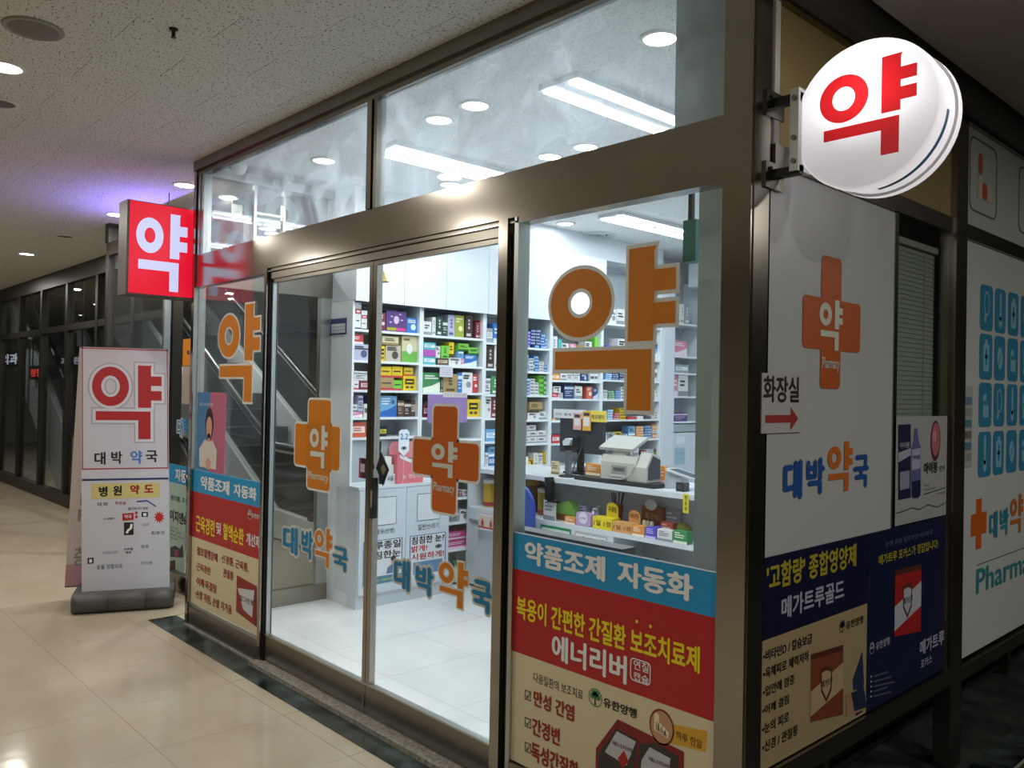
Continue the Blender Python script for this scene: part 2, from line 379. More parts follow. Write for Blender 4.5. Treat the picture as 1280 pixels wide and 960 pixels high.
# sliding doors
def door(n, u0, u1, w, left, label):
    d = thing('door_%d' % n, ((u0+u1)/2, -w, 0.03), label, 'door', kind='structure')
    pane('pane', FF, u0+.012, u1-.012, .17, 2.215, w-.004, w+.004, GLASS, d)
    MB().box(FF, u0, u1, .035, .17, w-.014, w+.014, STEEL_D).build('bottom_rail', d)
    MB().box(FF, u0, u1, .17, .178, w-.016, w+.016, ALU).build('glazing_bead', d)
    MB().box(FF, u0, u1, 2.20, 2.221, w-.014, w+.012, STEEL_D).build('top_rail', d)
    if left:
        MB().box(FF, u1-.028, u1, .178, 2.20, w-.016, w+.016, STEEL).build('stile', d)
        MB().box(FF, u0, u0+.014, .178, 2.20, w-.012, w+.012, ALU).build('stile', d)
        MB().box(FF, u1-.014, u1-.008, .06, .12, w+.014, w+.017, ALU).build('lock_plate', d)
    else:
        MB().box(FF, u0, u0+.034, .178, 2.20, w-.016, w+.016, STEEL).build('stile', d)
        MB().box(FF, u1-.014, u1, .178, 2.20, w-.012, w+.012, ALU).build('stile', d)
        u, v = FF.q(473, 620, w); h = MB().prism(FF, rrect(u-.014, u+.018, v-.105, v+.09, .008), w+.016, w+.04, BLACK).build('handle', d)
        MB().rect(FF, u-.006, u+.008, v-.05, v+.03, w+.0412, M('#8f9390', .4)).build('lock_cover', h)
    return d
D1 = door(1, -3.117, -2.066, -.022, True, 'left glass sliding door leaf with orange cross')
D2 = door(2, -2.062, -1.13, -.022, False, 'right glass sliding door leaf with black handle')
# ---- side glass between corridor corner and the shelves (left return of the shop)
FS = Fr((-4.25, 0, 0), (0, 1, 0), (0, 0, 1), (1, 0, 0))
ws = thing('wall_side', (-4.25, .5, 0), 'glazed left return of the shop front', 'wall', kind='structure')
MB().box(FS, .02, 1.06, 3.03, 3.098, -.04, .04, ALU).box(FS, .02, 1.06, 2.28, 2.47, -.04, .03, STEEL_D).build('beam', ws)
MB().box(FS, .02, 1.06, 0, .12, -.03, .03, STEEL_D).build('bottom_rail', ws)
MB().box(FS, .42, .44, 2.47, 3.03, -.02, .02, ALU).build('mullion', ws); MB().box(FS, .645, .662, 2.47, 3.03, -.02, .02, ALU).build('mullion', ws)
MB().box(FS, .44, .645, 2.83, 2.845, -.01, .01, ALU).build('mullion', ws)
MB().box(FS, .97, 1.06, 0, 2.3, -.03, .02, ALU).build('post', ws)
wn = thing('window_5', (-4.25, .5, .12), 'tall glass pane in the left return beside the shelves', 'window', kind='structure')
pane('pane', FS, .02, .97, .12, 2.28, -.005, .005, GLASS, wn)
wn = thing('window_6', (-4.25, .5, 2.47), 'transom glass in the left return with silver lettering', 'window', kind='structure')
pane('pane', FS, .02, 1.06, 2.47, 3.03, -.005, .005, GLASS, wn)
# ---- side facade (x = 0)
wr = thing('wall_side_right', (0, 2, 0), 'side facade of white panels in steel frames', 'wall', kind='structure')
MB().box(FR, 0.0, .085, .0, 2.98, -.04, .004, STEEL_D).build('corner_post', wr)
PANELW = M('#b9bcbd', .3)
MB().box(FR, .085, 1.02, 1.08, 2.32, -.015, .0, PANELW).build('white_panel', wr)
MB().box(FR, .105, 1.61, 2.32, 2.385, -.03, .012, STEEL_D).build('rail', wr)
MB().box(FR, 1.74, 8.5, 2.32, 2.385, -.03, .012, STEEL_D).build('rail', wr)
MB().box(FR, .105, 1.61, 2.385, 2.85, -.02, -.005, M('#8b7a4d', .35)).build('bronze_panel', wr)
MB().box(FR, .105, .135, 2.385, 2.85, -.005, .006, M('#c9c7bf', .4)).build('edge_strip', wr)
MB().box(FR, 0, 8.5, 2.85, 3.09, -.05, .06, M('#3b3933', .5)).build('dark_header', wr)
MB().box(FR, .105, 8.5, 2.835, 2.85, -.02, .02, STEEL_D).build('rail', wr)
MB().box(FR, 1.61, 1.74, 0, 2.85, -.05, .02, STEEL_D).build('post', wr)
MB().box(FR, 1.58, 1.61, .44, 2.32, -.03, -.001, STEEL_D).build('post', wr)
MB().box(FR, 1.74, 3.6, .44, 2.32, -.02, .0, M('#c3c8c6', .3)).build('white_panel', wr)
MB().box(FR, 1.74, 3.6, 2.385, 2.835, -.02, .0, M('#b9bfbf', .35)).build('white_panel', wr)
MB().box(FR, 3.6, 8.5, .44, 2.835, -.02, .0, M('#a9adaa', .35)).build('white_panel', wr)
MB().box(FR, .105, 1.61, .37, .44, -.06, .02, STEEL_D).build('bottom_rail', wr)
MB().box(FR, 1.74, 8.5, .36, .42, -.06, .02, STEEL_D).build('bottom_rail', wr)
MB().box(FR, .105, 1.58, .44, 1.08, -.02, -.006, M('#6a6a66', .4)).build('lower_panel', wr)
for k in range(7):
    z = .03+k*.05
    MB().box(FR, .105, 8.5, z, z+.03, -.30, -.27, M('#2d2c29', .5, .3)).build('louvre_slat', wr)
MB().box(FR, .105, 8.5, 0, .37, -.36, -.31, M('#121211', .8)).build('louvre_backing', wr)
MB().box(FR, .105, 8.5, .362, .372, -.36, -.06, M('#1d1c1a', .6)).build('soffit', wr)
for y in (.95, 2.4, 3.2): MB().box(FR, y, y+.05, 0, .37, -.27, -.22, STEEL_D).build('leg', wr)
wn = thing('window_7', (0, 1.3, 1.08), 'side window with closed pale green slat blind', 'window', kind='structure')
pane('pane', FR, 1.02, 1.58, 1.08, 2.32, -.012, -.006, GLASS, wn)
MB().box(FR, 1.02, 1.05, 1.08, 2.32, -.03, .004, STEEL_D).build('frame', wn)
MB().box(FR, 1.02, 1.6, 1.06, 1.08, -.1, .004, STEEL_D).build('sill', wn)
bl_ = thing('window_blind', (-.05, 1.3, 1.1), 'pale green horizontal slat blind behind the side window', 'blind')
blm = M('#93a08c', .5); sl = tile_mesh('slat', .003, .5, -.0205, blm, 0)
for k in range(58):
    z = 1.09+k*.0195
    o = tile_copy('slat', sl, bl_, Vector((-.052, 1.055, z))-WL[bl_.name]); o.rotation_euler = (0, math.radians(-12), 0)
MB().wbox(-.058, -.035, 1.055, 1.555, 2.225, 2.25, blm).build('head_rail', bl_)
for y in (1.16, 1.44): MB().tube([(-.046, y, 1.1), (-.046, y, 2.23)], .0015, M('#9aa595', .6), 4).build('cord', bl_)
# ================================================================ LAMPS
def downlight(x, y, z, on_, label, group, power, col, r=.075):
    t = thing('downlight', (x, y, z), label, 'downlight', group)
    MB().lathe((x, y, z), [(r+.018, 0), (r+.016, -.008), (r, -.010), (r, -.002)], M('#d8d6d0', .4), 24).build('trim_ring', t)
    MB().lathe((x, y, z-.003), [(r, 0), (r, -.003)], M('#fffaf0', .5, 0, 14.0) if on_ else M('#5d5852', .6), 24).build('diffuser', t)
    if on_: lamp('downlight_lamp', 'AREA', (x, y, z-.02), power, col, r*2, (x, y, 0), t)
    return t
WARM = (1.0, .955, .88); COOL = (.86, .94, 1.0)
for i, (x, y, o, lb) in enumerate([(-3.20, -1.34, 1, 'lit round downlight at the left edge, beside the ceiling speaker'),
        (-3.80, -1.24, 0, 'dark unlit downlight at the left edge of the corridor ceiling'),
        (-4.88, .18, 1, 'lit downlight in the ceiling just above the red sign'), (-6.43, .18, 1, 'lit downlight second along the row left of the red sign'),
        (-7.98, .17, 0, 'dark unlit downlight in the row left of the red sign'), (-9.62, .19, 1, 'lit downlight farthest along the row toward the glass wall')]):
    downlight(x, y, CZ, o, lb, 'corridor downlights', DOWN_POWER, WARM)
for x, y in ((-.6, -2.9), (-4.6, -2.9), (-7.6, -2.9), (-11.5, -2.9), (1.4, -4.2), (-6.4, -1.34), (-13, .18), (-10.5, -1.34), (2.3, -1.2)):  # added downlights out of view, placed to raise the corridor brightness
    downlight(x, y, CZ, 1, 'added downlight outside the view to brighten the corridor', 'added corridor downlights out of view', DOWN_POWER, WARM)
for x, y in ((2.4, 1.0), (2.4, 3.4)): downlight(x, y, 2.98, 1, 'added downlight out of view to brighten the side passage', 'added side passage downlights out of view', 24.0, WARM)  # added out of view to brighten the side facade
sp = thing('ceiling_speaker', (-2.62, -1.35, CZ), 'round grey perforated speaker grille in the corridor ceiling', 'speaker')
MB().lathe((-2.62, -1.35, CZ), [(.118, 0), (.116, -.008), (.106, -.012), (.103, -.008)], M('#8f8a80', .6), 32).build('rim', sp)
MB().lathe((-2.62, -1.35, CZ-.006), [(.103, 0), (.09, -.004), (.05, -.006)], noise_col('speaker_mesh', '#5f5b54', '#7a756c', 400, .7), 32).build('grille', sp)
px_ = on(2, CZ, 217, 36); sk = thing('sprinkler_head', (px_.x, px_.y, CZ), 'small dark sprinkler head under the corridor ceiling', 'sprinkler')
MB().lathe((px_.x, px_.y, CZ), [(.02, 0), (.018, -.006), (.008, -.008), (.007, -.035)], DARKM, 12).build('body', sk)
MB().lathe((px_.x, px_.y, CZ-.035), [(.012, 0), (.012, -.003)], DARKM, 12).build('deflector', sk)
# shop LED battens
def batten(x, y0, y1, label):
    t = thing('led_batten', (x, (y0+y1)/2, CZ), label, 'ceiling light', 'shop ceiling battens')
    MB().wbox(x-.13, x+.13, y0-.02, y1+.02, CZ-.03, CZ-.001, M('#d3d7d9', .4)).build('housing', t)
    for dx in (-.085, .085):
        MB().wbox(x+dx-.028, x+dx+.028, y0, y1, CZ-.042, CZ-.030, M('#f4faff', .5, 0, 16.0)).build('led_strip', t)
        lamp('batten_lamp', 'AREA', (x+dx, (y0+y1)/2, CZ-.05), SHOP_STRIP, COOL, .05, (x+dx, (y0+y1)/2, 0), t, 'RECTANGLE', y1-y0)
    return t
batten(-1.42, .62, 1.82, 'twin LED batten nearest the corner post'); batten(-2.93, .65, 1.85, 'twin LED batten above the sliding doors')
p = on(2, CZ, 762, 267); batten(p.x+.02, p.y, p.y+1.2, 'twin LED batten deeper in the shop above the counter')
batten(-1.42, 3.3, 4.5, 'twin LED batten at the back of the shop, hidden by the beam')
for q, lb in (((825, 47), 'lit downlight inside beside the pillar'), ((594, 131), 'lit downlight inside, right one of the middle pair'), ((549, 149), 'lit downlight inside, left one of the middle pair'),
              ((687, 195), 'lit downlight inside low behind the beam, left of two'), ((732, 183), 'lit downlight inside low behind the beam, right of two'), ((405, 200), 'lit downlight inside behind the narrower transom'),
              ((563, 230), 'lit downlight inside just above the beam over the doors'), ((707, 279), 'lit downlight seen through the fixed pane near its top')):
    p = on(2, CZ, *q); downlight(p.x, p.y, CZ, 1, lb, 'shop downlights', SHOP_DOWN, COOL, .07)
av = on(2, CZ, 748, 293); t = thing('ceiling_vent', (av.x, av.y, CZ), 'round white air vent in the shop ceiling', 'vent')
for r in (.17, .12, .07): MB().lathe((av.x, av.y, CZ), [(r, 0), (r-.005, -.012), (r-.02, -.014), (r-.022, -.004)], M('#c9cfd3', .5), 28).build('ring', t)
# added violet tube, hidden behind the red sign, to tint the ceiling
vt = thing('added_violet_tube', (-5.78, .20, 2.54), 'added violet tube, hidden by the red sign, to tint the ceiling', 'lamp')
MB().tube([(-6.3, .20, 2.56), (-5.25, .20, 2.56)], .014, M('#7a5cff', .5, 0, 2.0), 8).build('tube', vt)
for x in (-6.3, -5.25): MB().wbox(x-.02, x+.02, .18, .22, 2.54, 2.58, DARKM).build('end_cap', vt); MB().tube([(x, .20, 2.58), (x, .20, CZ)], .004, DARKM, 5).build('hanger', vt)
lamp('added_violet_lamp', 'AREA', (-5.78, .20, 2.585), 13, (.30, .22, 1.0), 1.0, (-5.78, .20, 4), vt, 'RECTANGLE', .03)
for x, y, o_ in ((-9.3, 2.3, 'second'), (-12.3, 2.3, 'third'), (-15.5, 2.6, 'fourth'), (-18.5, 3.2, 'farthest'), (-6.0, 1.4, 'nearest')): downlight(x, y, CZ, 1, '%s added downlight to brighten the escalators behind the glass' % o_, 'added escalator hall downlights', 45, WARM)  # downlights added so the escalators behind the glass show up
# ================================================================ SIGNS
# round projecting sign
RS = Vector((.285, .10, 2.41)); R0 = .213
rs = thing('round_sign', (0.28, .17, 2.19), 'round white backlit sign with red lettering on the corner post', 'sign')
FS2 = Fr((RS.x, RS.y, RS.z), (1, 0, 0), (0, 0, 1), (0, -1, 0))
SHELL = translucent('white_acrylic_shell', '#f2f1f2', .8)
def dome(y0, sgn):
    prof = [(R0, 0), (R0, -.022), (R0*.985, -.034), (R0*.95, -.045), (R0*.85, -.056), (R0*.6, -.066), (R0*.3, -.071), (.002, -.072)]
    return [(r, h*sgn) for r, h in prof]
mb = MB(); n = 56
def half(name, y, sg):
    mb = MB(); prof = [(R0, 0), (R0, .03), (R0*.985, .036), (R0*.96, .040), (R0*.6, .0405), (R0*.3, .041)]
    vs = [Vector((RS.x+r*math.cos(2*math.pi*j/n), y-sg*h, RS.z+r*math.sin(2*math.pi*j/n))) for r, h in prof for j in range(n)]
    mb.add(vs, [(i*n+j, i*n+(j+1) % n, (i+1)*n+(j+1) % n, (i+1)*n+j) for i in range(len(prof)-1) for j in range(n)], SHELL, True)
    mb.add(vs, [list(range((len(prof)-1)*n, len(prof)*n))], SHELL)
    return mb.build(name, rs)
half('front_shell', RS.y+.041, 1); half('rear_shell', RS.y+.125, -1)
mb = MB(); ru = []
for i in range(n+1):
    a = 2*math.pi*i/n; ru.append((RS.x+.205*math.cos(a), RS.z+.205*math.sin(a)))
vs = [Vector((x, y, z)) for y in (RS.y+.043, RS.y+.123) for x, z in ru]
mb.add(vs, [(i, i+1, n+2+i, n+1+i) for i in range(n)], translucent('pale_rim', '#eef0f4', .8), True); mb.build('rim_band', rs)
mb = MB(); vs = [Vector((RS.x+.207*math.cos(a), y, RS.z+.207*math.sin(a))) for y in (RS.y+.060, RS.y+.078) for a in [math.radians(-85+80*i/24) for i in range(25)]]
mb.add(vs, [(i, i+1, 26+i, 25+i) for i in range(24)], M('#4f8fb8', .4), True); mb.build('blue_stripe', rs)
RED_T = translucent('red_vinyl', '#e3252b', .6)
u0, v1 = FS2.q(1020, 84, .0015); u1, _ = FS2.q(1140, 72, .0015); _, v0 = FS2.q(1108, 196, .0015)
yak(MB(), FS2, -.128, .150, -.130, .146, .0016, RED_T, 0, .325, .25, .46).build('lettering', rs)
lamp('sign_lamp', 'POINT', (RS.x, RS.y+.085, RS.z+.08), 1.15, (1, .98, 1), .05, None, rs)
lamp('sign_lamp', 'POINT', (RS.x-.09, RS.y+.085, RS.z+.05), .3, (1, .98, 1), .05, None, rs)
lamp('sign_lamp', 'POINT', (RS.x+.1, RS.y+.085, RS.z+.04), .3, (1, .98, 1), .05, None, rs)
for z in (2.505, 2.285):
    MB().wbox(0, .10, .09, .115, z-.014, z+.014, DARKM).build('bracket_arm', rs)
    MB().wbox(0.004, .012, .05, .155, z-.045, z+.035, STEEL_D).build('wall_plate', rs)
    MB().lathe((.012, .075, z+.015), [(.006, 0), (.006, .006)], BLACK, 8, 'x').build('bolt', rs)
MB().wbox(.072, .10, .08, .16, 2.28, 2.53, ALU).build('mount_plate', rs)
for z in (2.31, 2.38, 2.50): MB().lathe((.086, .08, z), [(.008, 0), (.008, .007)], STEEL_D, 10, 'y').build('bolt', rs)
# red box sign
bs = thing('box_sign', (-4.27, -.2, 2.18), 'red backlit box sign with white lettering at the left end', 'sign')
FB = Fr((-4.25, 0, 0), (0, 1, 0), (0, 0, 1), (1, 0, 0))
MB().box(FB, -.43, .03, 2.18, 2.79, -.16, -.002, M('#57524e', .4, .5)).build('case', bs)
MB().box(FB, -.415, .03, 2.19, 2.785, -.002, .0, M('#e3102f', .4, 0, .95)).build('face', bs)
def qb(px, py): return FB.q(px, py)
yak(MB(), FB, qb(170, 300)[0], -.042, 2.22, 2.735, .0012, M('#cfd2f6', .4, 0, .95)).build('lettering', bs)
MB().box(FB, -.415, .03, 2.19, 2.785, -.162, -.16, M('#e3102f', .4, 0, .95)).build('rear_face', bs)
# silver letter seen from behind on the left return transom
sv = thing('silver_lettering', (-4.26, .5, 2.48), 'silver letter on the left return transom, seen reversed from behind', 'sign')
FV = Fr((-4.262, 0, 0), (0, -1, 0), (0, 0, 1), (-1, 0, 0))
sm = M('#9fa5a2', .35)
MB().ring(FV, -.655, 2.87, .13, .125, .05, .055, .002, sm).build('ring_stroke', sv); MB().rect(FV, -.44, -.36, 2.60, 3.0, .002, sm).build('stem_stroke', sv)
for z in (2.77, 2.88): MB().rect(FV, -.36, -.28, z, z+.04, .002, sm).build('tick_stroke', sv)
# ================================================================ DECALS AND POSTERS
ORANGE = translucent('orange_vinyl', '#e08a2c', .3); ORANGE2 = translucent('dark_orange_vinyl', '#d0661f', .15); GREYO = translucent('grey_vinyl', '#cbc7bb', .2); BLUE = translucent('blue_vinyl', '#1f8cc0', .25); PALE = M('#cdd0c4', .45)
RED = M('#ad1b1e', .4); CREAM = M('#d2c5a2', .45); SKY = M('#1c90c6', .4); YEL = M('#e6d01e', .4); OFFW = M('#e4e6e6', .4); INK = M('#1c1a18', .5); DRED = M('#8f2015', .5)
NAVY = M('#14163a', .35); GREEN = M('#2c7a49', .45)
def txt(root, fr, s, xl, yt, yb, xr, m, w=.002, bold=.025, name='lettering'):
    u0, v1 = fr.q(xl, yt, w); _, v0 = fr.q(xl, yb, w); u1, _ = fr.q(xr, (yt+yb)/2, w)
    return MB().text(fr, s, u0, u1, v0, v1, w, m, bold).build(name, root)
def base(fr, xl, yt, w=0): u, v = fr.q(xl, yt, w); return fr(u, v, w)
def window_word(fr, label, spec, w, g=.008, o=GREYO, k1=BLUE, k2=ORANGE, cat='window lettering'):
    t = thing('window_lettering', base(fr, spec[0][1], spec[0][3], w), label, cat)
    for ch, xl, yt, yb, xr in spec:
        u0, v1 = fr.q(xl, yt, w); _, v0 = fr.q(xl, yb, w); u1, _ = fr.q(xr, yt, w)
        m = k2 if ch == '약' else k1
        if ch == '약':
            if o: yak(MB(), fr, u0, u1, v0, v1, w, o, g).build('outline', t)
            yak(MB(), fr, u0, u1, v0, v1, w+.001, m).build('letter', t)
        else:
            if o: MB().text(fr, ch, u0-g*1.3, u1+g*1.3, v0-g*1.3, v1+g*1.3, w, o, .115).build('outline', t)
            MB().text(fr, ch, u0, u1, v0, v1, w+.0012, m, .05).build('letter', t)
    return t
def big(fr, label, xl, xr, yt, yb, w, m=ORANGE, g=.014):
    u0, _ = fr.q(xl, (yt+yb)/2, w); u1, v1 = fr.q(xr, yt, w); _, v0 = fr.q(xr-.15*(xr-xl), yb, w)
    t = thing('window_lettering', fr(u0, v0, w), label, 'window lettering'); glyph_layers(t, fr, u0, u1, v0, v1, w, m, GREYO, g); return t
GW = -.0045   # just outside the fixed panes
big(FF, 'large orange letter with grey outline on the fixed pane beside the corner', 688, 846, 303, 514, GW)
big(FF, 'orange letter with grey outline on the narrow pane left of the doors', 273, 326, 378, 503, GW, g=.012)
def cross(fr, label, vx0, vx1, vyt, vyb, hx0, hx1, hyt, hyb, w, m=ORANGE2, outline=True, r=.02):
    cx = (hx0+hx1)/2
    u0, u1 = fr.q(vx0, (vyt+vyb)/2, w)[0], fr.q(vx1, (vyt+vyb)/2, w)[0]; xm = (vx0+vx1)/2
    v1, v0 = fr.q(xm, vyt, w)[1], fr.q(xm, vyb, w)[1]
    a0, a1 = fr.q(hx0, 550, w)[0], fr.q(hx1, 550, w)[0]; b1, b0 = fr.q(hx0, hyt, w)[1], fr.q(hx0, hyb, w)[1]
    t = thing('cross_decal', fr((u0+u1)/2, v0, w), label, 'window decal')
    if outline:
        g = .012
        MB().poly(fr, rrect(u0-g, u1+g, v0-g, v1+g, r+g), w, GREYO).poly(fr, rrect(a0-g, a1+g, b0-g, b1+g, r+g), w, GREYO).build('outline', t)
    MB().poly(fr, rrect(u0, u1, v0, v1, r), w+.0008, m).poly(fr, rrect(a0, a1, b0, b1, r), w+.0009, m).build('cross', t)
    cw = (a1-a0)*.40; cu = (u0+u1)/2-.002; cv = (b0+b1)/2; ch = (b1-b0)*1.0
    yak(MB(), fr, cu-cw/2, cu+cw/2, cv-ch*.5, cv+ch*.5, w+.002, PALE).build('lettering', t)
    MB().text(fr, 'Pharmacy', u0+.01, u1-.01, cv-ch*.5-.075*(v1-v0)/.62-.02, cv-ch*.5-.025, w+.002, PALE, .02).build('lettering', t)
    return t
DW = .0265-.0435    # on the door glass
cross(FF, 'orange cross decal with grey outline on the left door leaf', 385, 413, 500, 612, 369, 425, 529, 580, DW, ORANGE)
cross(FF, 'dark orange cross decal with grey outline on the right door leaf', 541, 571, 508, 641, 517, 599, 548, 591, DW)
cross(FR, 'orange cross decal on the white side panel', 1026, 1051, 321, 486, 1001, 1073, 367, 434, .0015, M('#b5561d', .45), False)
window_word(FF, 'blue and orange shop name lettering on the left door leaf', [('대', 354, 655, 690, 373), ('박', 377, 660, 697, 392), ('약', 394, 657, 705, 416), ('국', 416, 681, 711, 436)], DW)
window_word(FF, 'blue and orange shop name lettering on the right door leaf', [('대', 493, 696, 735, 513), ('박', 520, 704, 741, 543), ('약', 549, 696, 752, 586), ('국', 590, 722, 762, 616)], DW)
window_word(FR, 'blue and orange shop name lettering on the white side panel', [('대', 979, 576, 627, 1003), ('박', 1008, 573, 620, 1031), ('약', 1035, 553, 617, 1066), ('국', 1067, 569, 611, 1086)], .0015, o=None, k1=M('#1d4f96', .45), k2=M('#c5681f', .45))
# frosted film on the right end of the corner pane
# ---- poster on the corner pane
def quadpx(root, fr, pts, w, m, name='print'):
    return MB().poly(fr, [fr.q(x, y, w) for x, y in pts], w, m).build(name, root)
pw = .000
pb = thing('window_poster', FF(-.56, .16, pw), 'large red and blue liver medicine poster on the corner pane', 'poster')
vb0, vb1, vr0 = 1.035, .845, .565
def lv(px, py): return FF.q(px, py, pw)[1]
vt_ = (lv(637, 664)+lv(893, 713))/2; vm_ = (lv(632, 711)+lv(893, 768))/2; vl_ = (lv(630, 812)+lv(892, 899))/2
MB().box(FF, -1.02, -.105, vm_, vt_, pw-.004, pw, SKY).build('blue_strip', pb)
MB().box(FF, -1.02, -.105, vl_, vm_, pw-.004, pw, RED).build('red_field', pb)
MB().box(FF, -1.02, -.105, .165, vl_, pw-.004, pw, CREAM).build('cream_field', pb)
MB().rect(FF, -1.02, -.105, vt_-.004, vt_, pw+.001, OFFW).build('edge', pb)
W2 = pw+.0015
for s, xl, yt, yb, xr, m, bd in (('약품조제', 656, 675, 704, 757, OFFW, .045), ('자동화', 772, 699, 731, 867, OFFW, .045), ('복용이 간편한 간질환 보조치료제', 646, 744, 772, 876, YEL, .035), ('에너리버', 690, 791, 824, 784, OFFW, .035),
        ('연질', 792, 824, 836, 811, OFFW, .015), ('캡슐', 792, 839, 851, 811, OFFW, .015), ('다음질환의 보조치료', 667, 840, 852, 729, INK, .0), ('만성 간염', 667, 862, 882, 718, DRED, .045), ('간경변', 665, 896, 918, 700, DRED, .045), ('독성간질환', 664, 926, 950, 724, DRED, .045),
        ('유한양행', 754, 871, 883, 796, INK, .035), ('하루 한알', 845, 913, 924, 878, M('#7a4a12', .5), .02)):
    if s == '하루 한알': quadpx(pb, FF, [(838, 905), (884, 914), (882, 940), (838, 929)], W2-.0006, M('#cf9f2e', .45), 'yellow_tag')
    txt(pb, FF, s, xl, yt, yb, xr, m, W2, bd)
for x, y in ((796, 777), (813, 783)): u, v = FF.q(x, y, W2); MB().disc(FF, u, v, .006, .006, W2, YEL, 12).build('dot', pb)
u0, v1 = FF.q(788, 821, W2); u1, v0 = FF.q(813, 858, W2)
mb = MB()
for a in (0,):
    o_ = rrect(u0, u1, v0, v1, .015); i_ = rrect(u0+.004, u1-.004, v0+.004, v1-.004, .012); k = len(o_)
    mb.add([FF(a, b, W2) for a, b in o_]+[FF(a, b, W2) for a, b in i_], [(i, (i+1) % k, k+(i+1) % k, k+i) for i in range(k)], OFFW)
mb.build('capsule_frame', pb)
for y in (863, 897, 928):
    u, v = FF.q(656, y, W2); s_ = .033; mb = MB()
    for a in ((0, s_, 0, .003), (0, s_, -s_, -s_+.003), (0, .003, -s_, 0), (s_-.003, s_, -s_, 0)): mb.rect(FF, u+a[0], u+a[1], v+a[2], v+a[3], W2, INK)
    mb.poly(FF, [(u+.006, v-.012), (u+.014, v-.030), (u+.036, v+.012), (u+.014, v-.020)], W2+.0005, INK).build('check_box', pb)
def tree_logo(root, fr, x, y, r, w, m=None):
    u, v = fr.q(x, y, w); mb = MB(); m = m or GREEN
    mb.ring(fr, u, v, r, r, r*.9, r*.9, w, m, 24)
    for a, b in ((0, .35), (-.4, .1), (.4, .1), (-.2, .5), (.22, .5)): mb.disc(fr, u+a*r, v+b*r, r*.34, r*.3, w+.0004, m, 12)
    mb.poly(fr, [(u-r*.1, v-r*.8), (u+r*.1, v-r*.8), (u+r*.05, v+r*.1), (u-r*.05, v+r*.1)], w+.0006, INK).build('tree_logo', root)
tree_logo(pb, FF, 744, 872, .032, W2)
u, v = FF.q(827, 909, W2); mb = MB().disc(FF, u, v, .05, .058, W2, M('#7d1d18', .5)).disc(FF, u, v, .044, .052, W2+.0004, M('#b98f6a', .5))
for a, b, c, d in ((-.02, .012, .010, .04), (-.006, -.004, .009, .022), (.008, -.01, .009, .02), (.02, -.016, .008, .017)): mb.poly(FF, rrect(u+a-c, u+a+c, v+b-d*.8, v+b+d*.7, c*.9), W2+.0008, M('#ecd9b8', .5)).poly(FF, rrect(u+a-c*.2, u+a+c*.2, v+b-d*.7, v+b, c*.15), W2+.0012, M('#8a6b48', .5))
mb.build('hand_mark', pb)
quadpx(pb, FF, [(745, 935), (772, 899), (855, 940), (853, 1010), (743, 1003)], W2, M('#7e1a1c', .4), 'carton_print')
quadpx(pb, FF, [(748, 942), (770, 910), (797, 925), (790, 1000), (746, 995)], W2+.0004, M('#39322f', .4), 'carton_print')
quadpx(pb, FF, [(799, 930), (822, 929), (848, 946), (846, 1000), (795, 1000)], W2+.0004, M('#39322f', .4), 'carton_print')
quadpx(pb, FF, [(756, 940), (771, 914), (795, 927), (783, 957)], W2+.0008, M('#b9bcc0', .4), 'carton_print')
quadpx(pb, FF, [(802, 950), (812, 934), (838, 948), (835, 975), (800, 970)], W2+.0008, M('#b9bcc0', .4), 'carton_print')
quadpx(pb, FF, [(772, 948), (780, 938), (786, 952), (778, 960)], W2+.0012, RED, 'carton_print')
txt(pb, FF, '에너리버', 765, 925, 931, 790, M('#5b2a2a', .5), W2+.0014, .02); txt(pb, FF, '에너리버', 811, 945, 951, 836, M('#5b2a2a', .5), W2+.0014, .02)
# ---- poster on the narrow left pane
pl = thing('window_poster', FF(-3.65, .16, pw), 'narrow red and blue circulation medicine poster left of the doors', 'poster')
vt_ = (lv(243, 587)+lv(327, 603))/2; vm_ = (lv(243, 615)+lv(326, 634))/2; vl_ = (lv(242, 671)+lv(325, 700))/2
MB().box(FF, -4.165, -3.17, vm_, vt_, pw-.004, pw, SKY).build('blue_strip', pl)
MB().box(FF, -4.165, -3.17, vl_, vm_, pw-.004, pw, RED).build('red_field', pl)
MB().box(FF, -4.165, -3.17, .155, vl_, pw-.004, pw, CREAM).build('cream_field', pl)
for s, xl, yt, yb, xr, m, bd in (('약품조제', 251, 594, 611, 287, OFFW, .045), ('자동화', 292, 604, 620, 321, OFFW, .045), ('근육경련', 245, 643, 664, 268.5, YEL, .035), ('및', 270.5, 652, 667, 276.5, OFFW, .03), ('혈액순환', 279, 653, 674, 305, YEL, .035),
        ('개선제', 308, 665, 681, 325, OFFW, .03), ('유한양행', 315, 641, 647, 326, OFFW, .02), ('·말초혈행장애', 245.5, 682, 693, 272, DRED, .03), ('·근육경련', 245, 702, 712, 263, DRED, .03), ('·어깨·목결림', 245, 720, 731, 270.5, DRED, .03),
        ('·손발 저림, 손발 차가움', 244, 736, 747, 290, DRED, .03), ('·신경통, 근육통,', 276, 692, 703, 311, DRED, .03), ('관절통', 279, 710, 721, 292, DRED, .03)):
    txt(pl, FF, s, xl, yt, yb, xr, m, W2, bd)
tree_logo(pl, FF, 312.5, 643, .03, W2, M('#c7c9bf', .5))
quadpx(pl, FF, [(296, 719), (321, 733), (321, 784), (295, 764)], W2, M('#8e1f1c', .4), 'carton_print')
quadpx(pl, FF, [(297, 735), (318, 738), (315, 772), (304, 762)], W2+.0004, M('#c9cad0', .4), 'carton_print')
quadpx(pl, FF, [(318, 738), (321, 736), (321, 784), (318, 781)], W2+.0004, M('#6e1614', .4), 'carton_print')
txt(pl, FF, '혈그린정', 299, 743, 750, 317, M('#3d1f1e', .5), W2+.001, .02)
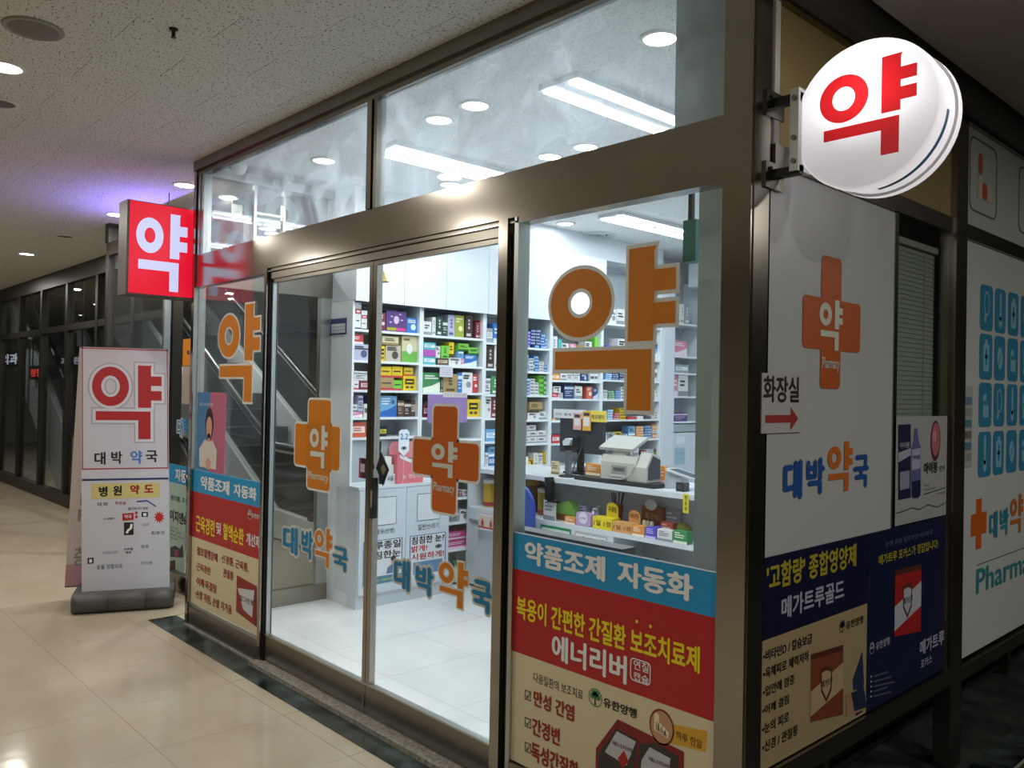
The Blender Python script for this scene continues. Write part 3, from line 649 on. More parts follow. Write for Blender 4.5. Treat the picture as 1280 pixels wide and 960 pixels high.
# person poster above it
wp = thing('person_poster', FF(-4.0, .98, pw), 'blue and pink poster of a person in a white shirt', 'poster')
a0, b1 = FF.q(247, 490, pw); a1, _ = FF.q(263, 492, pw); a2, _ = FF.q(282, 495, pw); b0 = vt_+.005
MB().box(FF, a0, a1, b0, b1, pw-.004, pw, M('#4179a8', .45)).build('blue_half', wp); MB().box(FF, a1, a2, b0, b1, pw-.004, pw, M('#b5637f', .45)).build('pink_half', wp)
cu = a1-.005; hgt = b1-b0
MB().disc(FF, cu, b0+.60*hgt, .062, .105, W2, M('#2a1d1b', .5)).build('hair_print', wp)
MB().disc(FF, cu, b0+.555*hgt, .045, .07, W2+.0004, M('#c79b83', .5)).rect(FF, cu-.018, cu+.018, b0+.36*hgt, b0+.48*hgt, W2+.0004, M('#c79b83', .5)).build('face_print', wp)
MB().poly(FF, [(cu-.14, b0+.02), (cu+.12, b0+.02), (cu+.13, b0+.28*hgt), (cu+.06, b0+.40*hgt), (cu, b0+.37*hgt), (cu-.06, b0+.40*hgt), (cu-.15, b0+.27*hgt)], W2+.0006, M('#cfc9c0', .5)).build('shirt_print', wp)
MB().poly(FF, [(cu-.02, b0+.01), (cu+.02, b0+.01), (cu+.05, b0+.12*hgt), (cu+.0, b0+.17*hgt), (cu-.05, b0+.12*hgt)], W2+.001, M('#c79b83', .5)).build('hands_print', wp)
txt(wp, FF, '밝고 건강하게', 250, 503, 507, 266, OFFW, W2+.001, .0)
# ---- side facade prints
toilet = thing('paper_notice', base(FR, 955, 541, .0065), 'white paper notice with red arrow pointing right', 'notice')
u0, v1 = FR.q(953, 466, .0065); u1, v0 = FR.q(1003, 540, .0065)
u1 = FR.q(1003, 500, .0065)[0]; v0 = FR.q(953, 542, .0065)[1]
MB().box(FR, u0, u1, v0, v1, .0045, .0065, M('#b4b3b4', .6)).build('sheet', toilet)
txt(toilet, FR, '화장실', 954.5, 469, 503, 999, INK, .0075, .03)
ua, va = FR.q(957, 519, .0075); ub, _ = FR.q(998, 522, .0075); hh = .024
MB().poly(FR, [(ua, va-hh), (ub-.05, va-hh), (ub-.05, va-hh-.025), (ub, va-hh/2), (ub-.05, va+.025), (ub-.05, va), (ua, va)], .0075, M('#9c2f2c', .5)).build('arrow', toilet)
n1 = thing('vitamin_poster', FR(.55, .445, .004), 'navy and cream vitamin poster low on the side facade', 'poster')
y0_, y1_, y2_ = .088, FR.q(1084, 760, .004)[0], 1.578
vA = 1.10; vB = (FR.q(949, 802, .004)[1]+FR.q(1084, 755, .004)[1])/2
CREAM2 = M('#a3926c', .45); NAVY1 = M('#101236', .35)
MB().box(FR, y0_, y1_, vB, vA, .0, .004, NAVY1).build('navy_field', n1); MB().box(FR, y0_, y1_, .445, vB, .0, .004, CREAM2).build('cream_field', n1)
W3 = .0052; YEL2 = M('#a79a2a', .45); LIL = M('#a7a8b8', .45)
for s, xl, yt, yb, xr, m, bd in (("'고함량' 종합영양제", 958.5, 706, 740, 1070, YEL2, .04), ('메가트루골드', 977, 747, 775, 1055, LIL, .035), ('유한양행', 1058, 777, 787, 1079, INK, .03), ('•비타민D / 칼슘보급', 954, 814, 828, 1015, INK, .03), ('•육체피로 체력저하', 954, 836, 850, 1011, INK, .03),
        ('•입안에 염증', 954, 859, 872, 993, INK, .03), ('•어깨 결림', 953, 883, 895, 986, INK, .03), ('•눈의 피로', 953, 905, 919, 986, INK, .03), ('•신경 / 관절통', 953, 928, 942, 997, INK, .03)):
    txt(n1, FR, s, xl, yt, yb, xr, m, W3, bd)
tree_logo(n1, FR, 1053, 783, .022, W3, INK)
def carton_print(root, P, w, c1, c2, word):
    (ax, ay), (bx, by), (cx, cy), (dx, dy) = P
    L_ = lambda p, q, t: (p[0]+(q[0]-p[0])*t, p[1]+(q[1]-p[1])*t)
    quadpx(root, FR, P, w, c1, 'carton_print')
    quadpx(root, FR, [L_(P[0], P[3], .55), L_(P[1], P[2], .25), L_(P[1], P[2], .62), L_(P[0], P[3], .92)], w+.0004, c2, 'carton_print')
    quadpx(root, FR, [P[0], P[1], L_(P[1], P[2], .08), L_(P[0], P[3], .08)], w+.0006, M('#54221a', .5), 'carton_print')
    m_ = L_(L_(P[0], P[3], .5), L_(P[1], P[2], .5), .48); hw, hv = (bx-ax)*.18, (dy-ay)*.27
    quadpx(root, FR, [(m_[0]-hw, m_[1]-hv*.8), (m_[0], m_[1]-hv), (m_[0]+hw, m_[1]-hv*.9), (m_[0]+hw*.9, m_[1]+hv*.3), (m_[0], m_[1]+hv), (m_[0]-hw*.9, m_[1]+hv*.4)], w+.0008, M('#5a2a22', .5), 'shield_print')
    quadpx(root, FR, [(m_[0]-hw*.8, m_[1]-hv*.6), (m_[0], m_[1]-hv*.75), (m_[0]+hw*.8, m_[1]-hv*.7), (m_[0]+hw*.7, m_[1]+hv*.2), (m_[0], m_[1]+hv*.75), (m_[0]-hw*.7, m_[1]+hv*.3)], w+.0010, c2, 'shield_print')
    txt(root, FR, word, m_[0]-hw*.8, m_[1]-hv*.15, m_[1]+hv*.25, m_[0]+hw*1.1, INK, w+.0014, .02)
carton_print(n1, [(1014, 818), (1054, 806), (1054, 893), (1013, 903)], W3, M('#7b3a22', .5), M('#b59d78', .5), '메가트루')
quadpx(n1, FR, [(1066, 850), (1078, 814), (1080, 850), (1078, 890), (1070, 895)], W3, M('#1e2c4d', .5), 'ribbon_print')
quadpx(n1, FR, [(1058, 868), (1070, 862), (1083, 872), (1083, 886), (1058, 896)], W3+.0004, M('#a98463', .5), 'hand_print'); quadpx(n1, FR, [(1064, 866), (1080, 860), (1084, 884), (1068, 889)], W3+.0008, M('#1b2844', .5), 'ribbon_print')
n2 = thing('focus_poster', FR(1.25, .445, .004), 'dark blue poster with red carton below the side window', 'poster')
MB().box(FR, y1_+.002, y2_, .445, vA, .0, .0042, M('#121a3c', .3)).build('blue_field', n2)
for s, xl, yt, yb, xr, m, bd in (('눈에 피로 집중력엔 메가트루', 1107, 677, 684, 1166, M('#5a628a', .5), .0), ('메가트루 포커스가 정답입니다!', 1098.5, 694, 707, 1172, YEL2, .03), ('메가트루', 1150, 801, 820, 1180, LIL, .04), ('포커스', 1151, 825, 836, 1165, LIL, .02), ('유한양행', 1095, 803, 813, 1112, LIL, .02)):
    txt(n2, FR, s, xl, yt, yb, xr, m, .0056, bd)
tree_logo(n2, FR, 1090, 810, .022, .0056, LIL)
carton_print(n2, [(1119, 713), (1152, 705), (1151, 789), (1118, 796)], .0056, M('#a82020', .4), M('#b9bac4', .4), '메가트루')
for k in range(5):
    quadpx(n2, FR, [(1088, 845+k*6.2), (1090, 844.5+k*6.2), (1090, 846.5+k*6.2), (1088, 847+k*6.2)], .0056, LIL, 'bullet'); quadpx(n2, FR, [(1092, 844.6+k*6.2), (1110+k % 3*4, 838.6+k*6.2), (1110+k % 3*4, 841+k*6.2), (1092, 847+k*6.2)], .0056, M('#4b5068', .5), 'fine_print')
e1 = thing('eye_wash_poster', FR(1.3, 1.11, .004), 'white eye wash poster with bottle and pink flower emblem', 'poster')
u0, v1 = FR.q(1119, 521, .004); MB().box(FR, 1.03, 1.575, 1.105, v1, .0, .004, M('#a5a6a6', .4)).build('sheet', e1)
EN = M('#171d45', .45)
quadpx(e1, FR, [(1123, 531), (1138.5, 530), (1138.5, 622), (1123, 625)], .0056, EN, 'carton_print'); quadpx(e1, FR, [(1123, 566), (1138.5, 560), (1138.5, 569), (1123, 578)], .006, LIL, 'carton_print')
txt(e1, FR, '아이봉', 1125, 553, 561, 1137, LIL, .0064, .03)
quadpx(e1, FR, [(1125, 590), (1137, 588), (1137, 610), (1125, 613)], .006, M('#8b8fa5', .5), 'carton_print')
quadpx(e1, FR, [(1142, 551), (1143, 536), (1147, 535), (1148, 549), (1151, 558), (1151, 618), (1148, 622), (1142, 623), (1139.5, 620), (1139.5, 560)], .0056, M('#5d628f', .4), 'bottle_print')
quadpx(e1, FR, [(1140, 562), (1150.5, 560), (1150.5, 585), (1140, 588)], .006, M('#a9adc4', .4), 'bottle_print'); txt(e1, FR, '아이봉', 1141, 569, 575, 1150, EN, .0064, .03); quadpx(e1, FR, [(1140, 602), (1150.5, 600), (1150.5, 619), (1148, 622), (1142, 623), (1140, 620)], .006, EN, 'bottle_print')
u, v = FR.q(1169.5, 551, .0056); MB().disc(FR, u, v, .052, .085, .0056, M('#4f2632', .5)).disc(FR, u, v+.006, .044, .07, .006, M('#b0606e', .5)).disc(FR, u-.012, v+.02, .02, .026, .0064, M('#c98892', .5)).build('flower_print', e1)
txt(e1, FR, '아이봉', 1155, 578, 593, 1172, INK, .0056, .04); txt(e1, FR, '세안액', 1174, 582, 590, 1181, INK, .0056, .0)
for k, (a, b) in enumerate(((1155, 1162), (1155, 1170), (1171, 1182))): txt(e1, FR, '먼지와 땀을 씻어내는', a, 606+k*5, 608.5+k*5, b, M('#55555a', .5), .0056, 0)
quadpx(e1, FR, [(1155, 617.5), (1182, 609), (1182, 610), (1155, 618.5)], .0056, INK, 'rule')
quadpx(e1, FR, [(1120, 641), (1130, 638), (1140, 634), (1150, 636), (1160, 630), (1172, 633), (1183, 627), (1183, 628.5), (1172, 634.5), (1160, 631.5), (1150, 637.5), (1140, 635.5), (1130, 639.5), (1120, 642.5)], .0056, M('#4d5a63', .5), 'wave_print')
# blue icon tiles on the second panel
it = thing('icon_board', FR(2.3, 1.6, .001), 'grid of blue rounded medical icons on the far side panel', 'window decal')
cols = [(1225, 1241), (1243.5, 1257), (1260, 1273), (1276, 1288), (1291, 1302), (1305, 1315)]
vr = [FR.q(1225, y, .001)[1] for y in (354, 412, 416, 474, 478, 534, 540, 597)]
TB = M('#2f7fa3', .4); TI = M('#7fb2c4', .45)
for c, (xa, xb) in enumerate(cols):
    ua, ub = FR.q(xa, 400, .001)[0], FR.q(xb, 400, .001)[0]
    for r in range(4):
        va, vb = vr[2*r+1], vr[2*r]
        tl = MB().poly(FR, rrect(ua, ub, va, vb, .03), .0012, TB).build('icon_tile', it)
        cu, cv = (ua+ub)/2, (va+vb)/2; mb = MB(); k = (c+r*2) % 5
        if k == 0: mb.ring(FR, cu, cv+.02, .04, .06, .028, .048, .002, TI, 20).disc(FR, cu-.02, cv-.05, .016, .02, .002, TI, 12)
        elif k == 1: mb.poly(FR, rrect(cu-.014, cu+.014, cv-.05, cv+.09, .013), .002, TI).disc(FR, cu, cv-.055, .024, .028, .002, TI, 16)
        elif k == 2: mb.poly(FR, rrect(cu-.04, cu+.04, cv-.07, cv+.06, .01), .002, TI).rect(FR, cu-.018, cu+.018, cv+.06, cv+.08, .002, TI).rect(FR, cu-.025, cu+.025, cv-.01, cv+.01, .0024, TB).rect(FR, cu-.01, cu+.01, cv-.04, cv+.04, .0024, TB)
        elif k == 3: mb.disc(FR, cu, cv, .04, .055, .002, TI, 20).poly(FR, [(cu-.04, cv-.045), (cu-.034, cv-.05), (cu+.04, cv+.045), (cu+.034, cv+.05)], .0024, TB)
        else: mb.poly(FR, rrect(cu-.035, cu+.012, cv-.06, cv+.05, .012), .002, TI).poly(FR, rrect(cu-.005, cu+.04, cv-.06, cv+.0, .01), .0022, TI).rect(FR, cu-.028, cu+.006, cv-.0, cv+.02, .0026, TB)
        mb.build('icon', tl)
sw = window_word(FR, 'teal and orange shop name lettering on the far side panel', [('대', 1237, 640, 675, 1247), ('박', 1250, 636, 671, 1261), ('약', 1263, 620, 669, 1279), ('국', 1281, 629, 660, 1292)], .0015, o=None, k1=M('#2f8095', .45), k2=M('#b9682c', .45))
ua, va = FR.q(1221, 706, .001); ub = FR.q(1300, 680, .001)[0]
MB().rect(FR, ua, ub, va-.004, va, .0015, M('#3d4442', .5)).build('rule', sw)
txt(sw, FR, 'Pharmacy', 1220.5, 712, 753, 1303, M('#2f8085', .45), .0015, .02)
ua, ub = FR.q(1214, 650, .0015)[0], FR.q(1233, 650, .0015)[0]; um = (ua+ub)/2; va, vb = FR.q(1221, 687, .0015)[1], FR.q(1221, 624, .0015)[1]; vm2 = (va+vb)/2; h_ = (ub-ua)/2
MB().rect(FR, um-h_*.36, um+h_*.36, va, vb, .0015, ORANGE2).rect(FR, ua, ub, vm2-h_*.5, vm2+h_*.5, .0017, ORANGE2).build('plus', sw)
tg = thing('paper_strip', FR(1.82, 1.3, .004), 'narrow paper strip of small notices beside the blue icons', 'notice')
u0, v1 = FR.q(1202, 482, .004); u1 = FR.q(1216, 490, .004)[0]; v0 = FR.q(1202, 585, .004)[1]
MB().box(FR, u0, u1, v0, v1, .0, .004, M('#a6a9a5', .5)).build('sheet', tg)
for k, cc in enumerate(('#5d7f92', '#8a8f8d', '#4f7d8a', '#6f6a5c', '#4f7d8a', '#89908e')): vv = v1-.05-k*(v1-v0-.06)/6; MB().rect(FR, u0+.012, u1-.012, vv-.035, vv, .005, M(cc, .5)).build('print', tg)
# transom pill icons
for k, (xa, xb, lb) in enumerate(((1212, 1246, 'outlined pill and lipstick pictogram on the upper side panel'), (1274, 1300, 'outlined pictogram cut by the right edge of the view'))):
    u0, u1 = FR.q(xa, 220, .001)[0], FR.q(xb, 240, .001)[0]; v0, v1 = 2.46, 2.80
    t = thing('pictogram', FR((u0+u1)/2, v0, .001), lb, 'window decal'); pm_ = M('#5d5148', .5); PO = M('#b0562c', .5); PC = M('#cdbfae', .5)
    o_ = rrect(u0, u1, v0, v1, .05); i_ = rrect(u0+.008, u1-.008, v0+.008, v1-.008, .045); n_ = len(o_)
    MB().add([FR(a, b, .0015) for a, b in o_]+[FR(a, b, .0015) for a, b in i_], [(i, (i+1) % n_, n_+(i+1) % n_, n_+i) for i in range(n_)], pm_).build('frame_line', t)
    um = (u0+u1)/2
    MB().poly(FR, rrect(um-.07, um-.015, 2.64, 2.74, .025), .0015, PO).build('capsule_print', t); MB().poly(FR, rrect(um-.075, um-.01, 2.53, 2.635, .015), .0015, PC).build('capsule_print', t)
    MB().poly(FR, rrect(um-.02, um+.05, 2.535, 2.61, .02), .002, PO).poly(FR, rrect(um+.04, um+.12, 2.535, 2.61, .02), .0018, PC).build('capsule_print', t)
# ================================================================ LEFT SIDE OF THE CORRIDOR
# frameless glass partition set back beside the shop front
gp = thing('wall_partition', (-5.2, .3, 0), 'frameless glass partition left of the shop front', 'wall', kind='structure')
FP = Fr((0, .3, 0), (1, 0, 0), (0, 0, 1), (0, -1, 0))
MB().box(FP, -6.9, -4.27, 0, .14, -.03, .03, STEEL_D).build('bottom_rail', gp)
MB().box(FP, -6.9, -4.27, 2.80, 2.92, -.05, .03, STEEL_D).build('top_rail', gp)
for a, b in ((-6.9, -5.62), (-5.6, -4.95), (-4.93, -4.28)): MB().box(FP, a, b, .14, 2.80, -.005, .005, GLASS).build('pane', gp)
for x in (-5.61, -4.94): MB().box(FP, x-.018, x+.018, .14, 2.80, -.06, -.008, ALU).build('glass_fin', gp)
for z in (.9, 1.85, 2.45):
    for x in (-5.61, -4.94):
        c = MB()
        for d in (-.05, .05): c.lathe((x+d, .292, z), [(.016, 0), (.016, .02)], STEEL, 10, 'y')
        c.tube([(x-.05, .285, z), (x+.05, .285, z)], .008, STEEL, 6).build('spider_clamp', gp)
ps = thing('window_poster', FP(-5.3, .16, .006), 'pale green poster with blue strip on the left partition', 'poster')
u0, u1 = -6.1, FP.q(233, 600, .006)[0]; vt = (FP.q(213, 581, .01)[1]+FP.q(232, 582, .01)[1])/2; vm = FP.q(220, 604, .01)[1]
MB().box(FP, u0, u1, vm, vt, .006, .01, SKY).build('blue_strip', ps); MB().box(FP, u0, u1, .16, vm, .006, .01, M('#a9c2b6', .45)).build('green_field', ps)
txt(ps, FP, '자동', 219, 585, 601, 233, OFFW, .0115, .04); txt(ps, FP, '이지엔6', 212.5, 636, 651, 233, INK, .0115, .04); txt(ps, FP, '생리통, 두통', 213, 618, 625, 236, M('#36524a', .5), .0115, .02)
for k in range(4): txt(ps, FP, '빠른 효과', 213, 657+k*4.4, 659.6+k*4.4, 222+k % 3*4, M('#4c6b61', .5), .0115, 0)
quadpx(ps, FP, [(213, 684), (219, 682), (225, 686), (228, 680), (229, 697), (213, 696)], .0115, M('#24322e', .5), 'carton_print'); quadpx(ps, FP, [(218, 688), (223, 687), (223, 695), (218, 695)], .0119, M('#8e3c66', .5), 'carton_print')
quadpx(ps, FP, [(212.5, 701), (219, 700), (219, 712), (212.5, 713)], .0115, INK, 'carton_print')
ts = thing('cross_decal', FP(-5.1, 1.5, .006), 'orange and pale decal strip on the left partition', 'window decal')
a0, b1 = FP.q(229, 424, .006); a1, b2 = FP.q(239, 457, .006); b3 = FP.q(235, 505, .006)[1]
MB().poly(FP, rrect(a0, a1, b2, b1, .01), .0062, ORANGE).build('upper_print', ts); MB().poly(FP, rrect(a0, a1-.02, b3, b2-.004, .01), .0062, M('#a99f8f', .5)).build('lower_print', ts)
ds = thing('window_lettering', FP(-5.2, 1.2, .006), 'blue lettering on the left partition above the poster', 'window lettering')
txt(ds, FP, '대', 221, 522, 547, 229, OFFW, .006, .09, 'outline'); txt(ds, FP, '대', 221.5, 523, 546, 228.5, BLUE, .0066, .03); txt(ds, FP, '박', 229.5, 522, 543, 237, BLUE, .0066, .03)
# glass wall toward the escalators
ew = thing('wall_escalator', (-11, .95, 0), 'dark glazed wall in front of the escalators', 'wall', kind='structure')
FE = Fr((0, .9, 0), (1, 0, 0), (0, 0, 1), (0, -1, 0))
DKF = M('#302e2a', .4, .5)
MB().box(FE, -23.9, -6.9, 0, .16, -.06, .04, DKF).build('bottom_rail', ew); MB().box(FE, -23.9, -6.9, 2.9, 3.1, -.06, .04, DKF).build('top_rail', ew)
MB().box(FE, -23.9, -6.9, 2.28, 2.36, -.05, .03, M('#4b4945', .35, .7)).build('transom_rail', ew)
mx_ = [-6.92, -8.05, -9.3, -10.55, -11.8, -13.05, -14.3, -16.8, -19.3, -21.8, -23.9]
for x in mx_: MB().box(FE, x-.045, x+.045, .16, 2.9, -.06, .035, DKF).build('mullion', ew)
for a, b in zip(mx_[1:], mx_[:-1]):
    MB().box(FE, a+.045, b-.045, .16, 2.28, -.01, -.002, GLASS_D).build('pane', ew); MB().box(FE, a+.045, b-.045, 2.36, 2.9, -.01, -.002, GLASS_D).build('pane', ew)
for y in (.30, .87): MB().wbox(-6.99, -6.92, y-.03, y+.03, 0, 2.92, DKF).build('return_post', ew)
MB().wbox(-6.96, -6.95, .33, .84, .14, 2.9, GLASS).build('return_pane', ew); MB().wbox(-6.99, -6.92, .33, .84, 0, .14, DKF).build('return_rail', ew); MB().wbox(-7.0, -6.9, .26, .96, 2.92, CZ, DKF).build('return_header', ew)
MB().wbox(-24, -4.33, .9, 8.9, -.08, -.02, M('#6d675c', .35)).build('floor_escalator', kind='structure')
# escalators rising to the left
def escalator(x0, y0, ww, label, L=8.0, sl=.56):
    t = thing('escalator', (x0, y0+ww/2, 0), label, 'escalator', 'escalators behind the glass wall')
    def P(d): return (x0-d, d*sl if d > 0 else 0)
    for k, y in enumerate((y0, y0+ww)):
        mb = MB(); F_ = Fr((0, y, 0), (1, 0, 0), (0, 0, 1), (0, -1, 0))
        mb.prism(F_, [(x0+1.0, 0), (x0+1.0, .25), (x0, .30), (x0-L, L*sl+.30), (x0-L, L*sl-.6), (x0-1.1, 0)], -.04, .04, M('#b3b7b8', .35)).build('skirt', t)
        MB().prism(F_, [(x0+.95, .25), (x0+.95, .9), (x0, .93), (x0-L, L*sl+.95), (x0-L, L*sl+.30), (x0, .30)], -.006, .006, GLASS).build('balustrade_glass', t)
        pts = [(x0+.75, y, .28), (x0+1.02, y, .36), (x0+1.16, y, .52), (x0+1.16, y, .72), (x0+1.02, y, .88), (x0+.75, y, .95), (x0, y, .97), (x0-.4, y, 1.15), (x0-L, y, L*sl+.98)]
        MB().tube(pts, .04, BLACK, 8).build('handrail', t)
        MB().tube([(p[0], p[1], p[2]-.05 if i > 4 else p[2]) for i, p in enumerate(pts)][5:], .018, M('#d5dade', .3, .4), 6).build('light_rail', t)
    MB().prism(Fr((0, y0, 0), (1, 0, 0), (0, 0, 1), (0, -1, 0)), [(x0-.3, -.01), (x0-L, L*sl-.35), (x0-L, L*sl-.75), (x0-1.2, -.01)], -ww+.05, -.05, M('#a3a7a9', .4)).build('truss', t)
    for k in range(14):
        d = .2+k*.38; MB().wbox(x0-d-.38, x0-d, y0+.06, y0+ww-.06, d*sl-.1, d*sl+.12, M('#3c3d3d', .4, .6)).build('step', t)
    MB().wbox(x0, x0+1.0, y0+.05, y0+ww-.05, -.01, .012, M('#8c8d8a', .35, .8)).build('landing_plate', t)
    return t
escalator(-6.9, 2.0, 1.1, 'near escalator with pale rails behind the dark glass wall'); escalator(-10.1, 1.06, .84, 'far escalator close behind the dark glass wall', 7.0, .64)
for k, (s, xl, yt, yb, xr, c, lb, d) in enumerate((('외과', 2, 443, 456, 22, '#cfd4e6', 'white lit lettering sign far left behind the glass', 2.2), ('정형', 38, 461, 471, 52, '#ff4a3c', 'small red lit sign behind the glass wall', 2.2), ('과의원', 76, 447, 456, 99, '#8f949c', 'dim white lit sign near the banner behind the glass', 2.2))):
    FX = Fr((0, .945, 0), (1, 0, 0), (0, 0, 1), (0, -1, 0)); u0, v1 = FX.q(xl, yt); u1, v0 = FX.q(xr, yb)
    t = thing('lit_sign', FX((u0+u1)/2, v0, 0), lb, 'sign', kind=None)
    u1 = FX.q(xr, (yt+yb)/2)[0]; v0 = FX.q(xl, yb)[1]
    MB().box(FX, u0-.05, u1+.05, v0-.04, v1+.04, -.05, -.004, M('#191919', .5)).build('case', t)
    MB().text(FX, s, u0, u1, v0, v1, 0, M(c, .5, 0, 1.2), .03).build('lettering', t)
    for zz in (u0, u1): MB().tube([FX(zz, v1, -.03), FX(zz, CZ, -.03)], .01, DARKM, 6).build('hanger', t)
# A-frame banner
Bl = Vector((-4.99, -.44, 0)); Br = Vector((-4.77, .09, 0)); bu = (Br-Bl).normalized(); bn = Vector((bu.y, -bu.x, 0)).normalized()
bnr = thing('banner_stand', ((Bl+Br)/2-bn*.16), 'two sided white banner stand with red lettering on the corridor floor', 'banner')
lean = .09; Hh = 1.86; zb = .10
Tl = Bl+Vector((0, 0, Hh))-bn*lean-bu*.05; B0 = Bl+Vector((0, 0, zb)); Vv = (Tl-B0); Vb = Vv.length; Vv.normalize()
Nn = bu.cross(Vv).normalized(); Nn = Nn if Nn.dot(bn) > 0 else -Nn
FBn = Fr(B0, bu, Vv, Nn); Lb = (Br-Bl).length
_q0 = FBn.q
def skew_q(px, py, w=0):                      # the sheet hangs slightly askew, so u and v are not square
    d = ray(px, py); o = FBn.O+FBn.N*w; p = CC+d*((o-CC).dot(FBn.N)/d.dot(FBn.N))-FBn.O
    k = bu.dot(Vv); a_, b_ = p.dot(bu), p.dot(Vv); det = 1-k*k
    return (a_-k*b_)/det, (b_-k*a_)/det
FBn.q = skew_q
BW = M('#c6c3cb', .45)
MB().box(FBn, 0, Lb, 0, Vb, -.003, 0, BW).build('front_sheet', bnr)
back0 = Vector((-5.36, -.44, zb)); Vq = Tl-bn*.012-back0; Vb2 = Vq.length; Vq.normalize(); Nk = bu.cross(Vq).normalized(); Nk = Nk if Nk.dot(bn) < 0 else -Nk
FBk = Fr(back0, bu, Vq, Nk)
MB().box(FBk, -.012, Lb, 0, Vb2-.004, -.003, 0, M('#c9bdb8', .45)).build('rear_sheet', bnr)
MB().rect(FBk, -.012, Lb, 0, .17, -.0042, M('#b98a98', .45)).build('pink_band', bnr)
q_ = FBn.q
def bline(xa, ya, xb, yb, th, m):
    (a, b), (c, d) = q_(xa, ya, .001), q_(xb, yb, .001); MB().poly(FBn, [(a, b-th), (c, d-th), (c, d), (a, b)], .001, m).build('rule', bnr)
RB = M('#a01f25', .45)
MB().rect(FBn, 0, Lb, Vb-.012, Vb-.004, .001, RB).rect(FBn, .004, .010, q_(106, 587)[1], Vb-.006, .001, RB).build('red_border', bnr)
v_ = q_(108, 587)[1]; MB().rect(FBn, .004, Lb-.004, v_, v_+.008, .001, RB).rect(FBn, Lb-.010, Lb-.004, v_, Vb-.006, .001, RB).build('red_border', bnr)
v_ = q_(108, 599)[1]; MB().rect(FBn, .004, Lb-.004, v_-.012, v_+.002, .001, M('#23315f', .45)).build('rule', bnr)
u0 = q_(115, 482, .001)[0]; u1 = q_(202, 476, .001)[0]; v0 = q_(180, 549, .001)[1]; v1 = q_(178, 457, .001)[1]
yak(MB(), FBn, u0, u1, v0, v1, .001, M('#a79fa9', .5), .028, .29, .265, .50).build('shadow_print', bnr); yak(MB(), FBn, u0, u1, v0, v1, .0014, M('#d0cdd4', .45), .019, .29, .265, .50).build('outline', bnr); yak(MB(), FBn, u0, u1, v0, v1, .0018, M('#ab2026', .45), 0, .29, .265, .50).build('lettering', bnr)
BLUEB = M('#3f77bd', .45)
for s, xl, yt, yb, xr, m in (('대', 118, 565, 581, 132, INK), ('박', 139, 564, 580, 153, INK), ('약', 163, 563, 580, 178, BLUEB), ('국', 182, 563, 578, 197, INK)): txt(bnr, FBn, s, xl, yt, yb, xr, m, .0014, .03)
a, b1 = q_(114, 602, .001); c, _ = q_(200, 610, .001); b0 = q_(114, 624, .001)[1]; MB().rect(FBn, a, c, b0, b1-.015, .001, M('#cdbf7a', .45)).build('yellow_bar', bnr)
for s, xl, yt, yb, xr, m, bd in (('병', 123.5, 608, 621, 134.5, INK, .05), ('원', 141, 607, 619.5, 152.5, INK, .05), ('약', 162.5, 606, 618, 174.5, RB, .05), ('도', 180, 606, 616, 192, RB, .05), ('더 미', 122, 628, 633, 134, INK, .02), ('화장실', 144, 627, 631, 157, RB, .01), ('스시웨이', 129, 647, 650, 143, INK, .01), ('엘리베이터 방향', 160, 634, 638, 185, INK, 0), ('피부과', 189, 664, 669, 206, M('#5b6f86', .5), .01), ('동물 정형외과', 121, 706, 712, 153, M('#5b6f86', .5), .01),
        ('치과', 176, 681, 686, 186, M('#5b6f86', .5), .01), ('지하철', 155, 685, 688, 166, INK, .02), ('병원', 157, 689, 692, 164, INK, .02), ('소아청소년과', 128, 689, 693, 147, M('#5b6f86', .5), 0), ('내과', 178, 654, 658, 186, M('#777', .5) if False else M('#77777a', .5), 0), ('한의원', 176, 702, 706, 190, M('#5b6f86', .5), 0)):
    txt(bnr, FBn, s, xl, yt, yb, xr, m, .0016, bd)
def bq(pts, m, nm='print', w=.0014): return MB().poly(FBn, [q_(x, y, w) for x, y in pts], w, m).build(nm, bnr)
bq([(171, 626), (184, 625), (195, 632), (195, 634), (184, 627), (171, 628)], M('#3c5f9e', .5), 'blue_path')
bq([(153, 642), (167, 641), (167, 650), (153, 651)], M('#b01d22', .5), 'red_box'); txt(bnr, FBn, '약국', 155.5, 643.5, 648.5, 164.5, OFFW, .002, .02)
bq([(155, 653), (167, 653), (167, 668.5), (155, 669)], INK, 'black_box'); bq([(157, 666), (159, 662), (162, 660), (163, 655), (166, 655), (165, 661), (161, 664), (160, 667)], OFFW, 'white_print', .002)
bq([(177, 640), (185, 640), (185, 646), (177, 646)], INK, 'black_box'); bq([(179, 641.5), (183, 641.5), (183, 645), (179, 645)], OFFW, 'white_print', .002)
bq([(109.5, 697.5), (117, 697), (117, 704), (109.5, 705)], INK, 'black_box'); bq([(111.5, 699), (115, 699), (115, 703), (111.5, 703.5)], OFFW, 'white_print', .002)
cu, cv = q_(199, 646.5, .0014); MB().poly(FBn, [(cu+(.038 if i % 2 else .022)*math.cos(math.pi*i/11), cv+(.048 if i % 2 else .026)*math.sin(math.pi*i/11)) for i in range(22)], .0014, M('#c2222a', .5)).build('red_burst', bnr)
for y in (641, 646): a, b = q_(170.5, y, .0014); MB().disc(FBn, a, b, .009, .012, .0014, M('#c2222a', .5), 12).build('red_dot', bnr)
for _s, _x, _y, _z in (('M', 94, 617, 632), ('R', 92, 637, 652), ('눅', 97, 664, 676), ('층', 90, 684, 708)): txt(bnr, FBk, _s, _x, _y, _z, _x+14, M('#8d8680', .5), -.0045, .02)
MB().tube([FBn(0, 0, -.004), FBn(Lb, 0, -.004)], .006, DARKM, 6).build('lower_bar', bnr); MB().tube([FBk(-.012, 0, 0), FBk(Lb, 0, 0)], .006, DARKM, 6).build('lower_bar', bnr)
